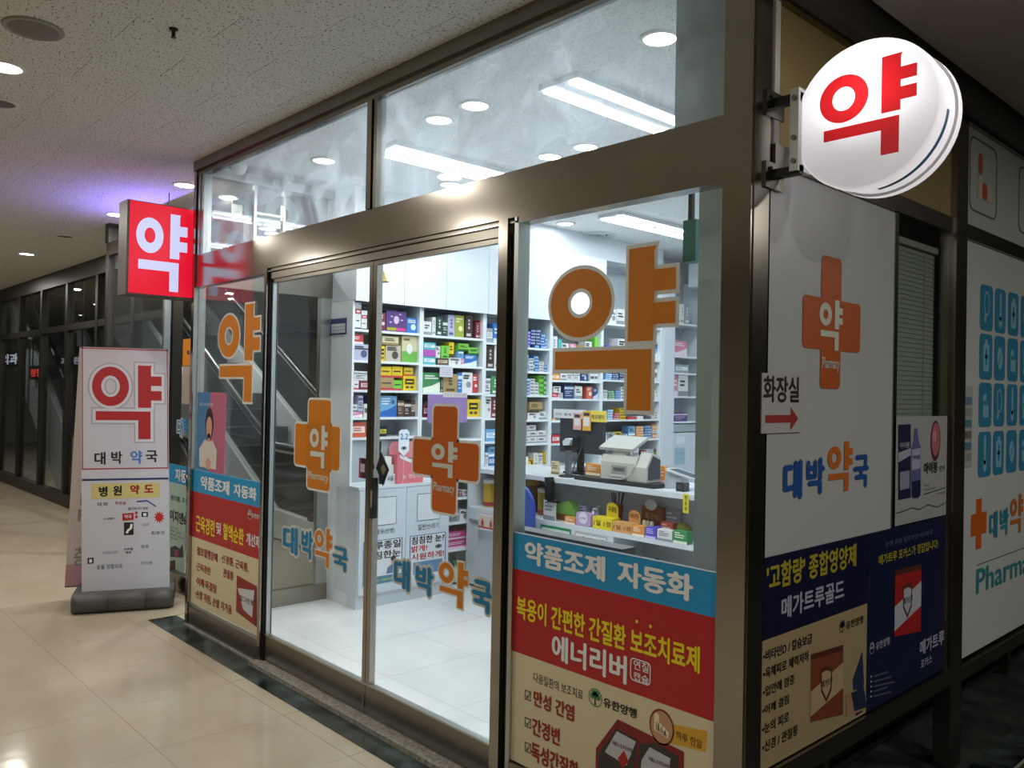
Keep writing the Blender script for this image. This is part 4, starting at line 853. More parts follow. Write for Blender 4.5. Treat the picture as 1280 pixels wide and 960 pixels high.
MB().tube([FBn(0, Vb, -.006), FBn(Lb, Vb, -.006)], .006, DARKM, 6).build('upper_bar', bnr)
for a, b in ((.006, .006), (Lb-.006, .006), (.006, Vb-.008), (Lb-.006, Vb-.008)): MB().lathe(FBn(a, b, .001), [(.007, 0), (.007, .002)], BLACK, 8, 'x').build('grommet', bnr)
mid = (Bl+Br)/2-bn*(.16)
MB().tube([mid+Vector((0, 0, .12)), (FBn(Lb/2, Vb-.03, -.03))], .012, DARKM, 8).build('pole', bnr)
for s in (-1, 1): MB().tube([mid+Vector((0, 0, .3)), mid+bn*s*.12+bu*.2+Vector((0, 0, .14))], .006, DARKM, 6).build('strut', bnr)
PLB = M('#4b4845', .55)
FBs = Fr(mid, bu, (0, 0, 1), bn)
mb = MB(); secs = [(-.60, .82), (-.57, .96), (-.50, 1), (-.20, 1), (-.195, .965), (-.185, .965), (-.18, 1), (.22, 1), (.225, .965), (.235, .965), (.24, 1), (.46, 1), (.52, .96), (.55, .82)]; ns = 24
pf = lambda k: [((w-.02)*k+.02, .0+(v)*(.5+.5*k)) for w, v in rrect(-.24, .30, .0, .13, .058)]
vs_ = [FBs(Lb*a_, v, w) for a_, k in secs for w, v in pf(k)]
mb.add(vs_, [(i*ns+j, i*ns+(j+1) % ns, (i+1)*ns+(j+1) % ns, (i+1)*ns+j) for i in range(len(secs)-1) for j in range(ns)], PLB, True)
mb.add(vs_, [list(range(ns))[::-1], list(range((len(secs)-1)*ns, len(secs)*ns))], PLB)
mb.build('water_base', bnr); MB().lathe(FBs(.12, .122, .12), [(.025, 0), (.025, .012)], BLACK, 12).build('filler_cap', bnr)
# ================================================================ SHOP INTERIOR
SX, SB = -3.93, -4.25
DIV = [1.06, 1.69, 2.35, 2.78, 3.15, 3.85, 4.79]
LEV = [[2.04, 1.81, 1.59, 1.385, 1.235, .90], [2.035, 1.80, 1.58, 1.38, 1.2, .90], [2.01, 1.79, 1.57, 1.37, 1.17, .96], [1.99, 1.78, 1.57, 1.35, 1.14, .94], [1.95, 1.71, 1.54, 1.34, 1.13, .92], [2.28, 1.95, 1.73, 1.54, 1.34, 1.14, .91], [2.36, 2.01, 1.83, 1.58, 1.31]]
BAYN = ['first', 'second', 'third', 'fourth', 'fifth', 'sixth', 'last']
DIV2 = DIV[:6]+[4.79]
bays = [(DIV[i], DIV[i+1]) for i in range(6)]+[(4.98, 5.6)]
SHW = M('#dfe6ea', .35)
for b, (ya, yb) in enumerate(bays):
    t = thing('shelf_unit', (SB+.15, (ya+yb)/2, 0), 'white wall shelving, %s bay counted from the entrance' % BAYN[b], 'shelf', 'wall shelving bays')
    top = 2.25 if b < 5 else 2.85
    MB().wbox(SB+.004, SX, ya+.001, ya+.019, .0, top, SHW).build('side_panel', t)
    MB().wbox(SB+.004, SX, yb-.019, yb-.001, .0, top, SHW).build('side_panel', t)
    MB().wbox(SB+.002, SB+.012, ya+.02, yb-.02, 0, top, M('#aeb6ba', .5)).build('back_panel', t)
    for z in LEV[b]: MB().wbox(SB+.012, SX-.002, ya+.019, yb-.019, z-.018, z, SHW).build('shelf_board', t)
    if b == 6:
        MB().wbox(SX-.02, SX, ya+.02, yb-.02, .05, 1.19, LAMIN).build('cabinet_door', t); MB().wbox(SX-.02, SX-.001, ya+.02, yb-.02, 1.20, 1.28, M('#9fa6aa', .4)).build('drawer', t)
    elif b == 0:
        for y in (1.08, 1.30): MB().wbox(SX-.05, SX-.03, y, y+.21, .90, 1.215, M('#aab4b8', .35)).build('closed_front', t)
    elif b in (1, 2):
        for z in (.30, .52, .72): MB().wbox(SB+.012, SX-.002, ya+.019, yb-.019, z-.018, z, SHW).build('shelf_board', t)
MB().wbox(SB+.004, SX+.03, 4.792, 4.978, 0, 2.95, WHITE).build('pilaster', kind='structure')
dj = [1.06, 1.49, 1.90, 2.35, 2.78, 3.22, 3.85]
for k in range(6):
    t = thing('wall_cabinet', (SB+.2, (dj[k]+dj[k+1])/2, 2.25), 'white overhead cabinet, number %s from the entrance' % ['one', 'two', 'three', 'four', 'five', 'six'][k], 'cabinet', 'overhead cabinets')
    MB().wbox(SB+.002, SX+.02, dj[k]+.001, dj[k+1]-.001, 2.252, 2.88, LAMIN).build('body', t); MB().wbox(SX+.021, SX+.04, dj[k]+.002, dj[k+1]-.002, 2.245, 2.88, M('#dbe3ea', .22)).build('door', t)
MB().wbox(SB+.002, SX+.0, 1.06, 4.79, 2.885, CZ-.002, WHITE).build('trim_1', kind='structure')
PAL = {'white': ('#dcdcdc', '#8d9499'), 'red': ('#c03a3f', '#e8dada'), 'purple': ('#583a78', '#cdb7d8'), 'blue': ('#3173b8', '#d5e2ee'), 'navy': ('#2b4478', '#c4cede'), 'light blue': ('#6fa6d2', '#e6eef5'), 'yellow': ('#e2c324', '#4b4019'), 'green': ('#3f8a55', '#dfe8d6'),
       'lime': ('#74c545', '#2f5a22'), 'dark green': ('#20483e', '#cfd8c9'), 'olive': ('#9aa53c', '#e8e2a0'), 'brown': ('#57433d', '#c9b79f'), 'dark brown': ('#392d2c', '#cfc6bd'), 'maroon': ('#722f3c', '#e1c9cb'), 'beige': ('#bdb5a2', '#4d473c'), 'cream': ('#cfc6a0', '#8d7a4a'), 'teal': ('#57b3b8', '#e3efee'),
       'magenta': ('#b354b0', '#e9c6e6'), 'pink': ('#d98aa6', '#f0dfe6'), 'coral': ('#c9604e', '#f0d9cd'), 'lilac': ('#b3b4cf', '#56587d'), 'grey': ('#9aa0a5', '#dfe2e4'), 'tan': ('#a58d5f', '#54452a'), 'orange': ('#dd9443', '#f2e4cf'), 'black': ('#222226', '#d3c64a'), 'violet': ('#5b4fc4', '#c8bff0'), 'hot pink': ('#c4458a', '#e6c3d6')}
ORD = ['zeroth', 'first', 'second', 'third', 'fourth', 'fifth', 'sixth', 'seventh', 'eighth', 'ninth', 'tenth', 'eleventh', 'twelfth', 'thirteenth', 'fourteenth', 'fifteenth']
def carton(name, x1, dep, y0, y1, z0, z1, col, style, seed, parent=None):
    r = random.Random(seed); c1, c2 = PAL[col]; m1 = M(c1, .4); m2 = M(c2, .45)
    F_ = Fr((x1, 0, 0), (0, 1, 0), (0, 0, 1), (1, 0, 0)); mb = MB()
    mb.wbox(x1-dep, x1, y0, y1, z0, z1, m1); W_, H_ = y1-y0, z1-z0; e = .0012
    def R_(a, b, c, d, m, l=1): mb.rect(F_, y0+a*W_, y0+b*W_, z0+c*H_, z0+d*H_, e*l, m)
    dark = M('#2e2c30', .5) if col in ('white', 'cream', 'beige', 'yellow', 'lilac', 'light blue', 'lime', 'grey') else m2
    st = style or r.choice('abcde')
    if st == 'a': R_(0, 1, .68, .86, m2); [R_(.12, .12+r.uniform(.4, .75), h, h+.05, dark, 2) for h in (.5, .38, .2)]
    elif st == 'b': R_(0, 1, 0, .24, m2); [R_(.15, .15+r.uniform(.4, .7), h, h+.09, dark, 2) for h in (.66, .48)]
    elif st == 'c': mb.disc(F_, y0+.62*W_, z0+.4*H_, .24*min(W_, H_), .24*min(W_, H_), e, m2, 14); [R_(.1, .1+r.uniform(.4, .8), h, h+.08, dark, 2) for h in (.8, .68)]
    elif st == 'd': mb.poly(F_, [(y0, z0), (y1, z0), (y1, z0+.55*H_), (y0+.5*W_, z0+.33*H_), (y0, z0+.22*H_)], e, m2); [R_(.1, .1+r.uniform(.5, .8), h, h+.07, dark, 2) for h in (.8, .68)]
    elif st == 'e': R_(.08, .92, .30, .72, m2); [R_(.18, .18+r.uniform(.3, .6), h, h+.07, m1 if col not in ('white',) else dark, 2) for h in (.56, .42)]
    elif st == 'v': [R_(.38, .62, h, h+.10, m2, 2) for h in (.72, .56, .40)]; R_(.2, .8, .08, .2, m2)
    elif st == 'r': R_(0, 1, .58, .76, M('#b02f44', .4)); R_(.2, .8, .63, .70, m1, 2); R_(.15, .7, .3, .34, dark, 2); R_(0, 1, 0, .06, M('#35363a', .5), 2)
    elif st == 'D': mb.poly(F_, [(y0, z0), (y1, z0), (y1, z0+.58*H_), (y0+.6*W_, z0+.38*H_), (y0, z0+.24*H_)], e, M('#2a62b0', .4)); [R_(.1, .1+r.uniform(.4, .6), h, h+.05, m2, 2) for h in (.84, .72, .6)]; R_(.68, .86, .62, .8, M('#35588a', .4), 2)
    elif st == 'g': R_(0, 1, 0, .42, M('#6db04c', .4)); mb.disc(F_, y0+.5*W_, z0+.52*H_, .2*W_, .2*H_, e*2, M('#dfe3dc', .4), 14); R_(.1, .5, .82, .9, M('#6b6044', .5))
    elif st == 's': R_(0, 1, 0, .18, M('#c03a3f', .4)); R_(.1, .8, .5, .62, dark)
    elif st == 'l': R_(.15, .85, .42, .80, M('#26241f', .5)); R_(.24, .76, .56, .66, m1, 2); R_(.2, .45, .15, .3, M('#54452a', .5)); R_(.55, .8, .15, .3, M('#54452a', .5))
    elif st == 'p': R_(.04, .5, .06, .2, M('#a9a52e', .4)); R_(.52, .98, .06, .2, M('#c93f87', .4)); mb.disc(F_, y0+.5*W_, z0+.58*H_, .16*H_, .2*H_, e, m2, 10); [R_(a, a+.12, h, h+.06, m2, 2) for a, h in ((.2, .7), (.7, .55), (.15, .42), (.62, .82))]
    return mb
BOX = []   # (px0, pytop, px1, pybot, colour, style) on the wall shelves
def B(b, rows):
    for r in rows: BOX.append((b,)+r)
B(0, [(439, 376, 444.4, 410, 'white', 'r'), (444.8, 376, 452, 410, 'white', 'r'), (452.5, 386, 459.5, 410, 'white', 'r'), (460, 389, 468, 411, 'dark brown', 'v'), (474, 391, 482, 414, 'maroon', 'c'), (482.8, 391, 508, 417, 'purple', 'p'), (508.8, 400, 525, 419, 'blue', 'c'),
      (437.5, 416, 455, 428.4, 'red', 'b'), (437.5, 429, 463.5, 449, 'lilac', 'c'), (464.2, 431, 467.2, 449, 'yellow', 'v'), (476.5, 431.5, 482, 451, 'yellow', 'l'), (482.8, 431.5, 502, 452, 'beige', 'c'), (478, 420, 498.5, 431, 'cream', 'b'), (502.8, 420, 522, 453, 'cream', 'g'),
      (437, 462, 442, 474.5, 'white', 's'), (443.5, 463, 459.7, 474.5, 'white', 'a'), (437, 475, 442.5, 487, 'white', 'b'), (443, 475.5, 449, 487, 'white', 's'), (449.8, 475.4, 467, 487, 'maroon', 'e'), (476.4, 458, 490, 471.5, 'yellow', 's'), (476, 472, 492.6, 488, 'tan', 's'), (490.6, 461, 503.4, 475, 'yellow', 's'), (493, 475.4, 503.4, 488, 'lime', 's'), (504.5, 470.7, 521.7, 489, 'yellow', 'l'), (506, 460, 517, 470.4, 'yellow', 's'),
      (437, 504, 447, 512.5, 'white', 'b'), (436, 513, 454, 520.5, 'pink', 'd'), (447.8, 493, 454, 512.6, 'lilac', 'a'), (455, 503.5, 462, 520, 'white', 'e'), (462.5, 493, 467, 520, 'navy', 'v'), (476, 493.6, 496.7, 520, 'light blue', 'D'), (497.7, 500, 505.6, 520.5, 'brown', 'a'), (506, 502, 514.4, 520.5, 'dark brown', 'a'), (515, 500, 522, 521, 'brown', 'e'),
      (437.5, 529, 458, 548, 'coral', 'e'), (460.6, 535, 464.2, 548, 'yellow', 'c'), (475, 538, 484, 551, 'black', 'e')])
B(1, [(530, 403, 540, 420, 'white', 'b'), (541, 397, 545, 420, 'white', 'v'), (545.5, 396, 553, 420.6, 'dark green', 'v'), (553.5, 401, 559.6, 421, 'dark green', 'a'), (560, 395, 568.4, 422, 'lilac', 'v'), (568.8, 395.6, 580, 423, 'olive', 'c'), (582, 395.6, 591, 424, 'dark brown', 'v'), (594.5, 404.5, 599.3, 425, 'maroon', 'v'), (599.7, 402.4, 604, 425.6, 'red', 'v'),
      (530, 426, 545, 435, 'teal', 'e'), (530, 435.7, 545, 444, 'magenta', 'z'), (530, 444.6, 546, 455, 'teal', 'e'), (545.5, 432, 551.4, 446.7, 'white', 'c'), (552, 431, 561.5, 446.7, 'lime', 'v'), (562, 427, 568, 446.5, 'yellow', 'b'), (546.6, 447.2, 560.4, 456, 'brown', 'e'), (561, 447.2, 576.4, 457, 'white', 'c'), (577, 448, 580.6, 457.6, 'pink', 'b'), (573.8, 428.6, 586.4, 438, 'lime', 'b'), (586.8, 433.6, 599.4, 443, 'lime', 'b'), (574, 438.4, 580.4, 447.6, 'light blue', 'a'), (581, 443.5, 596.6, 458, 'blue', 'd'),
      (529.5, 465.6, 551, 490, 'green', 'd'), (551.3, 472, 553.7, 490, 'dark green', 'v'), (554, 467, 572, 490.4, 'tan', 'v'), (572.3, 466, 577.5, 490.6, 'blue', 'a'), (578, 465.6, 590.7, 491, 'white', 'c'), (591, 468.8, 597.6, 491.4, 'red', 'c'),
      (529.5, 505, 534.6, 521, 'maroon', 'e'), (584, 500, 601, 522, 'yellow', 'l'), (536, 502, 582, 521, 'lilac', 'e')])
B(2, [(609, 409, 616.6, 427, 'grey', 'e'), (617, 403, 625, 427.5, 'blue', 'b'), (608.5, 430.5, 618, 459, 'dark brown', 'v'), (619, 431, 625, 460, 'white', 'v'), (606.6, 472, 613.6, 492, 'white', 'a'), (614, 470, 624, 492.6, 'green', 'v'), (607, 496, 614, 522, 'white', 'c'), (614.4, 496, 623, 522, 'maroon', 'v'), (607, 537, 622, 552, 'light blue', 'e'), (607, 569, 611, 585.6, 'white', 'a'), (611.3, 562, 622, 574, 'light blue', 'b'), (611.3, 574.4, 622, 586, 'blue', 'e')])
def STK(b, x0, x1, yt, yb, n, col, st='e'):
    for k in range(n): BOX.append((b, x0, yt+(yb-yt)*k/n, x1, yt+(yb-yt)*(k+1)/n-.25, col, st))
STK(3, 657, 663.6, 410, 432, 5, 'violet'); STK(3, 664.2, 670, 412, 432.4, 5, 'navy'); STK(3, 670.4, 676, 412, 432.6, 5, 'navy'); STK(3, 676.4, 681.6, 414, 433, 5, 'blue'); STK(3, 682, 685.6, 419, 433, 3, 'light blue')
STK(3, 655, 661, 440, 461.6, 5, 'light blue'); STK(3, 662, 668, 449, 462, 3, 'white'); STK(3, 668.5, 674, 437, 462, 6, 'blue'); STK(3, 674.5, 680, 449, 462.6, 4, 'white'); STK(3, 680.6, 685.8, 454, 463, 2, 'blue')
STK(3, 655.6, 662.5, 470, 492, 5, 'blue'); STK(3, 663, 668.6, 467, 492.6, 6, 'white'); STK(3, 669, 674, 476, 492.8, 4, 'white'); STK(3, 674.5, 680, 467.5, 493, 4, 'lime'); STK(3, 680.6, 685.6, 467.5, 493.4, 4, 'green')
B(3, [(654.6, 507, 659, 524.4, 'maroon', 'v'), (659.6, 516, 673.6, 524.6, 'white', 'c'), (674.4, 515, 684.6, 525, 'white', 'b'), (662, 503, 678, 515, 'tan', 'b'), (660.8, 575, 667.4, 583, 'yellow', 'c'), (668, 568, 673, 583.4, 'white', 'v'), (673.4, 569, 679, 583.4, 'white', 'a'), (680, 568, 684.4, 583.8, 'yellow', 'v')])
STK(3, 654.6, 661.6, 532, 554.6, 3, 'white', 'b'); STK(3, 662, 671, 532, 555, 3, 'white', 'b'); STK(3, 672, 683, 540, 555.4, 2, 'white', 'b')
B(4, [(690, 415, 697.4, 437, 'white', 'v'), (698, 419, 702.4, 437.5, 'teal', 'z'), (703.4, 424, 712, 438, 'white', 'c'), (712.6, 424, 720.5, 438, 'pink', 'c'), (721, 426, 731, 438.5, 'tan', 'b'), (732, 421, 740, 439, 'white', 'c'), (744, 416, 749.6, 440, 'lime', 'z'),
      (690, 467.5, 700.4, 475.4, 'orange', 'e'), (701, 467, 708.6, 475.4, 'white', 'b'), (709.2, 467, 716.8, 475.6, 'white', 'a'), (717.2, 467, 725, 475.8, 'white', 'a'), (727, 467.4, 735.6, 476, 'navy', 'c'), (737.5, 467, 743.6, 476, 'white', 'e'), (744, 467, 749.6, 476, 'white', 'e'),
      (690, 490.6, 698, 497.6, 'red', 'b'), (692, 482, 701, 490.2, 'white', 'c'), (698.6, 490.6, 704, 497.8, 'white', 'a'), (706, 480.6, 717.4, 498, 'navy', 'a'), (719, 482.5, 728, 498.4, 'white', 'b'), (733.7, 483, 741, 498.6, 'coral', 'c'), (741.4, 485, 749.6, 498.8, 'navy', 'd'),
      (690, 521, 694.4, 524, 'orange', 'b'), (690, 550, 700, 560.6, 'red', 'e'), (700.6, 550, 706.4, 561, 'purple', 'a')])
STK(5, 757.5, 765.6, 466, 474.6, 3, 'light blue'); STK(5, 766, 774, 466, 474.8, 3, 'navy'); STK(5, 774.5, 783, 466, 475, 3, 'navy')
STK(5, 760.6, 769, 487.4, 498.8, 4, 'green'); STK(5, 769.4, 775.6, 487.4, 499, 4, 'blue'); STK(5, 776.2, 783, 479, 499.2, 5, 'white')
STK(5, 760, 767, 508, 521.6, 4, 'light blue'); STK(5, 768, 775.2, 513, 521.8, 3, 'red'); STK(5, 775.8, 783, 507, 522, 4, 'yellow')
STK(5, 818.4, 825, 514, 523.6, 3, 'white'); STK(5, 795.8, 805.4, 529, 546, 5, 'orange'); STK(5, 806.2, 815, 529, 546.4, 5, 'blue'); STK(5, 800.8, 808, 559, 573, 4, 'maroon'); STK(5, 809, 817, 558, 573.4, 5, 'white'); STK(5, 817.8, 825, 563, 573.8, 4, 'lime')
B(5, [(757.5, 415, 763, 430, 'violet', 'z'), (763.4, 418, 771.6, 430.4, 'lilac', 'c'), (773, 407, 786, 431, 'white', 'c'), (818, 411, 825, 433, 'light blue', 'd'), (762, 385, 771, 403, 'white', 'c'), (771.5, 384, 781, 403.4, 'white', 'b'), (812, 455, 818, 476, 'grey', 'b'), (819, 462, 825, 477, 'white', 'e'), (755, 487, 759.6, 498.4, 'white', 'a'), (819.6, 488, 825, 500, 'white', 'c'),
      (786, 519.6, 796.6, 522.4, 'red', 'z'), (797.4, 519, 805, 522.8, 'white', 'z'), (806, 520.2, 814.6, 523.2, 'brown', 'z'), (755, 535, 759.6, 544, 'white', 'a'), (760.6, 535, 769, 544.4, 'grey', 'b'), (770, 535, 777.4, 544.6, 'yellow', 'c'), (778, 535.6, 785.4, 545, 'navy', 'e'), (786.4, 529, 794.4, 540.8, 'light blue', 'b'), (786.4, 541, 794.4, 545.4, 'maroon', 'e'),
      (815.8, 529, 825, 536, 'orange', 'e'), (815.8, 536.4, 825, 541, 'white', 'b'), (815.8, 541.4, 825, 547, 'orange', 'e'), (790.8, 554, 799, 563, 'white', 'b'), (790.8, 563.4, 799.6, 572.8, 'grey', 'a'), (818, 558.6, 825, 562.6, 'maroon', 'z')])
B(6, [(847, 379, 850.6, 403.4, 'white', 'v'), (851, 379, 855.6, 403.6, 'white', 'v'), (856, 379, 862, 404, 'grey', 'v'), (842.8, 424, 859, 443, 'pink', 'd'), (843, 455, 861, 465.6, 'grey', 'e'), (842.6, 468, 847.6, 496, 'pink', 'b'), (849, 469, 861, 497, 'white', 'b'), (843, 515, 860, 526, 'purple', 'a')])
items = []
for n, (b, xa, yt, xb, yb, col, st) in enumerate(BOX):
    X = SX-.025; F_ = Fr((X, 0, 0), (0, 1, 0), (0, 0, 1), (1, 0, 0)); xm = (xa+xb)/2
    y0 = F_.q(xa, (yt+yb)/2)[0]; y1 = F_.q(xb, (yt+yb)/2)[0]; z1 = F_.q(xm, yt)[1]; z0 = F_.q(xm, yb)[1]
    lo, hi = bays[b]; y0 = max(y0, lo+.022); y1 = min(y1, hi-.022)
    if y1-y0 < .012: y1 = y0+.012
    items.append([b, y0, y1, z0, z1, col, st, n])
for b in range(7):                                   # settle every carton on its shelf or on the carton below
    L = sorted([i for i in items if i[0] == b], key=lambda i: i[3]); done = []
    for it_ in L:
        h = it_[4]-it_[3]; sh = min(LEV[b], key=lambda z: abs(z-it_[3]) if z <= it_[3]+.06 else 9); best = sh
        for d in done:
            if min(d[2], it_[2])-max(d[1], it_[1]) > .008 and d[4] > best-.001 and d[4] < it_[3]+h*.55+.01: best = max(best, d[4])
        ups = [z for z in LEV[b] if z > best+.02]; cap = (min(ups)-.02 if ups else (2.24 if b < 5 else 2.83))
        it_[3] = best+.0008; it_[4] = min(best+h, cap-.002)
        if it_[4]-it_[3] < .012: it_[4] = it_[3]+.012
        it_.append(sh); done.append(it_)
    for i, p_ in enumerate(done):                    # trim sideways overlaps
        for q2 in done[i+1:]:
            if min(p_[4], q2[4])-max(p_[3], q2[3]) > .002:
                ov = min(p_[2], q2[2])-max(p_[1], q2[1])
                if ov > -.001:
                    A_, Z_ = (p_, q2) if p_[1]+p_[2] < q2[1]+q2[2] else (q2, p_)
                    m_ = (A_[2]+Z_[1])/2; A_[2] = m_-.0007; Z_[1] = m_+.0007
rowname = ['top', 'second', 'third', 'fourth', 'fifth', 'sixth', 'seventh']
for b in range(7):
    for ri, z in enumerate(sorted(LEV[b], reverse=True)):
        R_ = sorted([i for i in items if i[0] == b and abs(i[8]-z) < .001], key=lambda i: (round((i[1]+i[2])/2, 2), i[3]))
        stacks = []
        for it_ in R_:
            c = (it_[1]+it_[2])/2
            if stacks and stacks[-1][0][1] < c < stacks[-1][0][2]: stacks[-1].append(it_)
            else: stacks.append([it_])
        for si, stq in enumerate(stacks):
            stq.sort(key=lambda i: i[3])
            for k, it_ in enumerate(stq):
                _, y0, y1, z0, z1, col, st, n, _s = it_
                if y1-y0 < .008: continue
                pos = '%s from left' % ORD[si+1] if len(stq) == 1 else '%s up in pile %s' % (ORD[k+1], ['one', 'two', 'three', 'four', 'five', 'six', 'seven', 'eight', 'nine', 'ten', 'eleven', 'twelve', 'thirteen', 'fourteen', 'fifteen'][si])
                row = 'lowest' if ri == len(LEV[b])-1 else rowname[ri]
                carton('medicine_box', SX-.025-rnd.uniform(0, .012), rnd.uniform(.08, .16), y0, y1, z0, z1, col, st, n).build('medicine_box', label='%s medicine box %s, %s shelf, %s wall bay' % (col, pos, row, BAYN[b]), cat='medicine box', group='medicine boxes on the wall shelves')
def shelf_note(x0, yt, x1, yb, c, label, lines, px=.004):
    F_ = Fr((SX+px, 0, 0), (0, 1, 0), (0, 0, 1), (1, 0, 0)); u0, v1 = F_.q(x0, yt); u1 = F_.q(x1, (yt+yb)/2)[0]; v0 = F_.q(x0, yb)[1]
    t = thing('shelf_notice', F_((u0+u1)/2, v0, 0), label, 'notice'); MB().box(F_, u0, u1, v0, v1, -.003, 0, M(c, .5)).build('sheet', t)
    for k in range(lines): vv = v1-(k+1)*(v1-v0)/(lines+1); MB().text(F_, '구매 전 약사와 상담', u0+.01, u1-.012, vv-.004, vv+.006, .001, M('#55555c', .5), 0).build('lettering', t)
    return t
shelf_note(550, 457, 566, 471, '#d5d2dc', 'small white price note hanging below the second bay shelf', 4)
shelf_note(554, 490.6, 584, 496.4, '#cfc9cc', 'narrow white shelf label above the purple sheet', 2, .006)
shelf_note(535, 493, 584, 529, '#8c73a8', 'purple sheet hanging from the second bay behind the cross', 0)
t = shelf_note(845, 546, 856, 555, '#dfe2e8', 'folded white note on the far cabinet door', 0); shelf_note(844, 560, 856, 581, '#9fb9c9', 'pale blue plate on the far cabinet door', 2)
nt_ = thing('wall_notice', (-4.1, 1.05, 1.9), 'small blue framed notice on the shelf end panel', 'notice'); FN = Fr((0, 1.058, 0), (1, 0, 0), (0, 0, 1), (0, -1, 0))
u0, v1 = FN.q(414, 399); u1 = FN.q(433, 408)[0]; v0 = FN.q(414, 419)[1]
MB().box(FN, u0, u1, v0, v1, -.002, .002, M('#23386b', .4)).build('frame', nt_); MB().rect(FN, u0+.012, u1-.012, v0+.012, v1-.04, .003, M('#c6cdd2', .5)).build('sheet', nt_)
for k in range(4): MB().text(FN, '영업시간 안내', u0+.025, u1-.03, v1-.07-k*.024, v1-.058-k*.024, .0036, M('#3a4152', .5), 0).build('lettering', nt_)
# ---- white waste cabinet below the first bay
wc = thing('waste_cabinet', (-4.0, 1.46, 0), 'white waste cabinet with two poster covered doors', 'cabinet')
cx1, ya, yb, zt = -3.79, 1.05, 1.88, .885
FC = Fr((cx1, 0, 0), (0, 1, 0), (0, 0, 1), (1, 0, 0))
MB().wbox(SX+.002, cx1-.002, ya, yb, .10, zt-.02, LAMIN).wbox(SB+.16, SX+.001, ya, 1.058, .10, zt-.02, LAMIN).build('body', wc)
MB().wbox(SX+.002, cx1+.01, ya-.004, yb+.004, zt-.02, zt, WHITE).build('top', wc); MB().wbox(SX+.002, cx1-.012, ya+.002, yb, 0, .10, LAMIN).build('plinth', wc)
for k, (a, b) in enumerate(((ya+.004, 1.462), (1.466, yb-.004))):
    d = MB().box(FC, a, b, .105, zt-.024, -.002, .016, LAMIN).build('door', wc)
    MB().box(FC, a+.10, b-.09, .60, .80, .016, .0185, M('#d5dbde', .4)).build('flap', d)
    mb = MB()
    for e in ((a+.10, b-.09, .80, .804), (a+.10, b-.09, .596, .60), (a+.098, a+.102, .6, .8), (b-.092, b-.088, .6, .8)): mb.rect(FC, *e, .019, M('#3b3f43', .5))
    mb.build('flap_gap', d)
    pz = MB().box(FC, a+.035, b-.03, .17, .49, .016, .018, M('#d4dade', .45)).build('poster', wc)
    mb = MB(); mb.rect(FC, a+.035, b-.03, .485, .49, .0188, M('#2f4f86', .5)).rect(FC, a+.035, a+.042, .17, .49, .0188, M('#2f4f86', .5)).rect(FC, b-.037, b-.03, .17, .49, .0188, M('#2f4f86', .5)).build('border', pz)
    MB().text(FC, '재활용(빈병)' if k == 0 else '일반쓰레기', a+.11, b-.10, .525, .57, .017, M('#3b3f43', .5), .01).build('lettering', d)
    T_ = (('하루종일', .420, .480, INK), ('침침한눈', .350, .408, INK)) if k == 0 else (('침침한 눈?', .422, .480, INK), ('밝게!', .362, .412, M('#b52b39', .5)), ('시원하게!', .30, .352, M('#b52b39', .5)))
    for s, v0, v1, m in T_: MB().text(FC, s, a+.05, (a+.20 if s == '밝게!' else b-.045), v0, v1, .0192, m, .03).build('lettering', pz)
    if k == 0:
        MB().rect(FC, a+.036, b-.031, .17, .225, .0190, M('#3e7f97', .5)).build('teal_strip', pz); MB().text(FC, '루테인 지아잔틴', a+.06, b-.06, .185, .205, .0196, M('#c9c23e', .5), .01).build('lettering', pz)
        MB().rect(FC, a+.07, a+.15, .26, .33, .0190, M('#39424d', .5)).build('monitor_print', pz)
        MB().poly(FC, [(b-.17, .235), (b-.05, .235), (b-.06, .29), (b-.11, .305), (b-.16, .28)], .0190, M('#56759c', .5)).disc(FC, b-.11, .325, .022, .03, .0192, M('#c59c86', .5), 14).disc(FC, b-.11, .343, .024, .018, .0194, M('#262124', .5), 14).build('person_print', pz)
    else:
        MB().disc(FC, b-.10, .385, .035, .016, .0190, M('#67727c', .5)).disc(FC, b-.10, .385, .012, .012, .0194, INK).build('eye_print', pz); MB().rect(FC, a+.07, b-.06, .19, .285, .0190, M('#5b86a8', .5)).build('blue_print', pz)
# things on the waste cabinet
def on_cab(name, label, cat, px0, py0, px1, py1, fn, xx=-3.86):
    F_ = Fr((xx, 0, 0), (0, 1, 0), (0, 0, 1), (1, 0, 0)); u0 = F_.q(px0, (py0+py1)/2)[0]; u1 = F_.q(px1, (py0+py1)/2)[0]; h = F_.q((px0+px1)/2, py0)[1]-F_.q((px0+px1)/2, py1)[1]
    t = thing(name, (xx, (u0+u1)/2, zt), label, cat); fn(t, F_, u0, u1, zt+.001, zt+h); return t
def disp(t, F_, a, b, z0, z1):
    PK = M('#d9737f', .45)
    MB().prism(F_, [(a, z0), (b, z0), (b, z0+.35*(z1-z0)), (a+.12*(b-a), z0+.75*(z1-z0)), (a, z0+.7*(z1-z0))], -.08, .03, PK).build('tray', t)
    MB().prism(F_, [(a, z0+.55*(z1-z0)), (b-.02, z0+.6*(z1-z0)), (b-.02, z1), (a+.03, z1), (a, z1-.04)], -.09, -.08, M('#d88a92', .45)).build('header_card', t)
    MB().poly(F_, [(a+.02, z0+.62*(z1-z0)), (b-.05, z0+.42*(z1-z0)), (b-.05, z0+.5*(z1-z0)), (a+.02, z0+.72*(z1-z0))], .031, M('#e0dfe2', .5)).build('white_band', t); MB().text(F_, '눈 영양제', a+.05, b-.03, z0+.12*(z1-z0), z0+.22*(z1-z0), .031, M('#f0d9dc', .5), .01).build('lettering', t)
on_cab('display_box', 'pink cardboard counter display on the waste cabinet', 'display box', 494, 560, 526, 611, disp, -3.84)
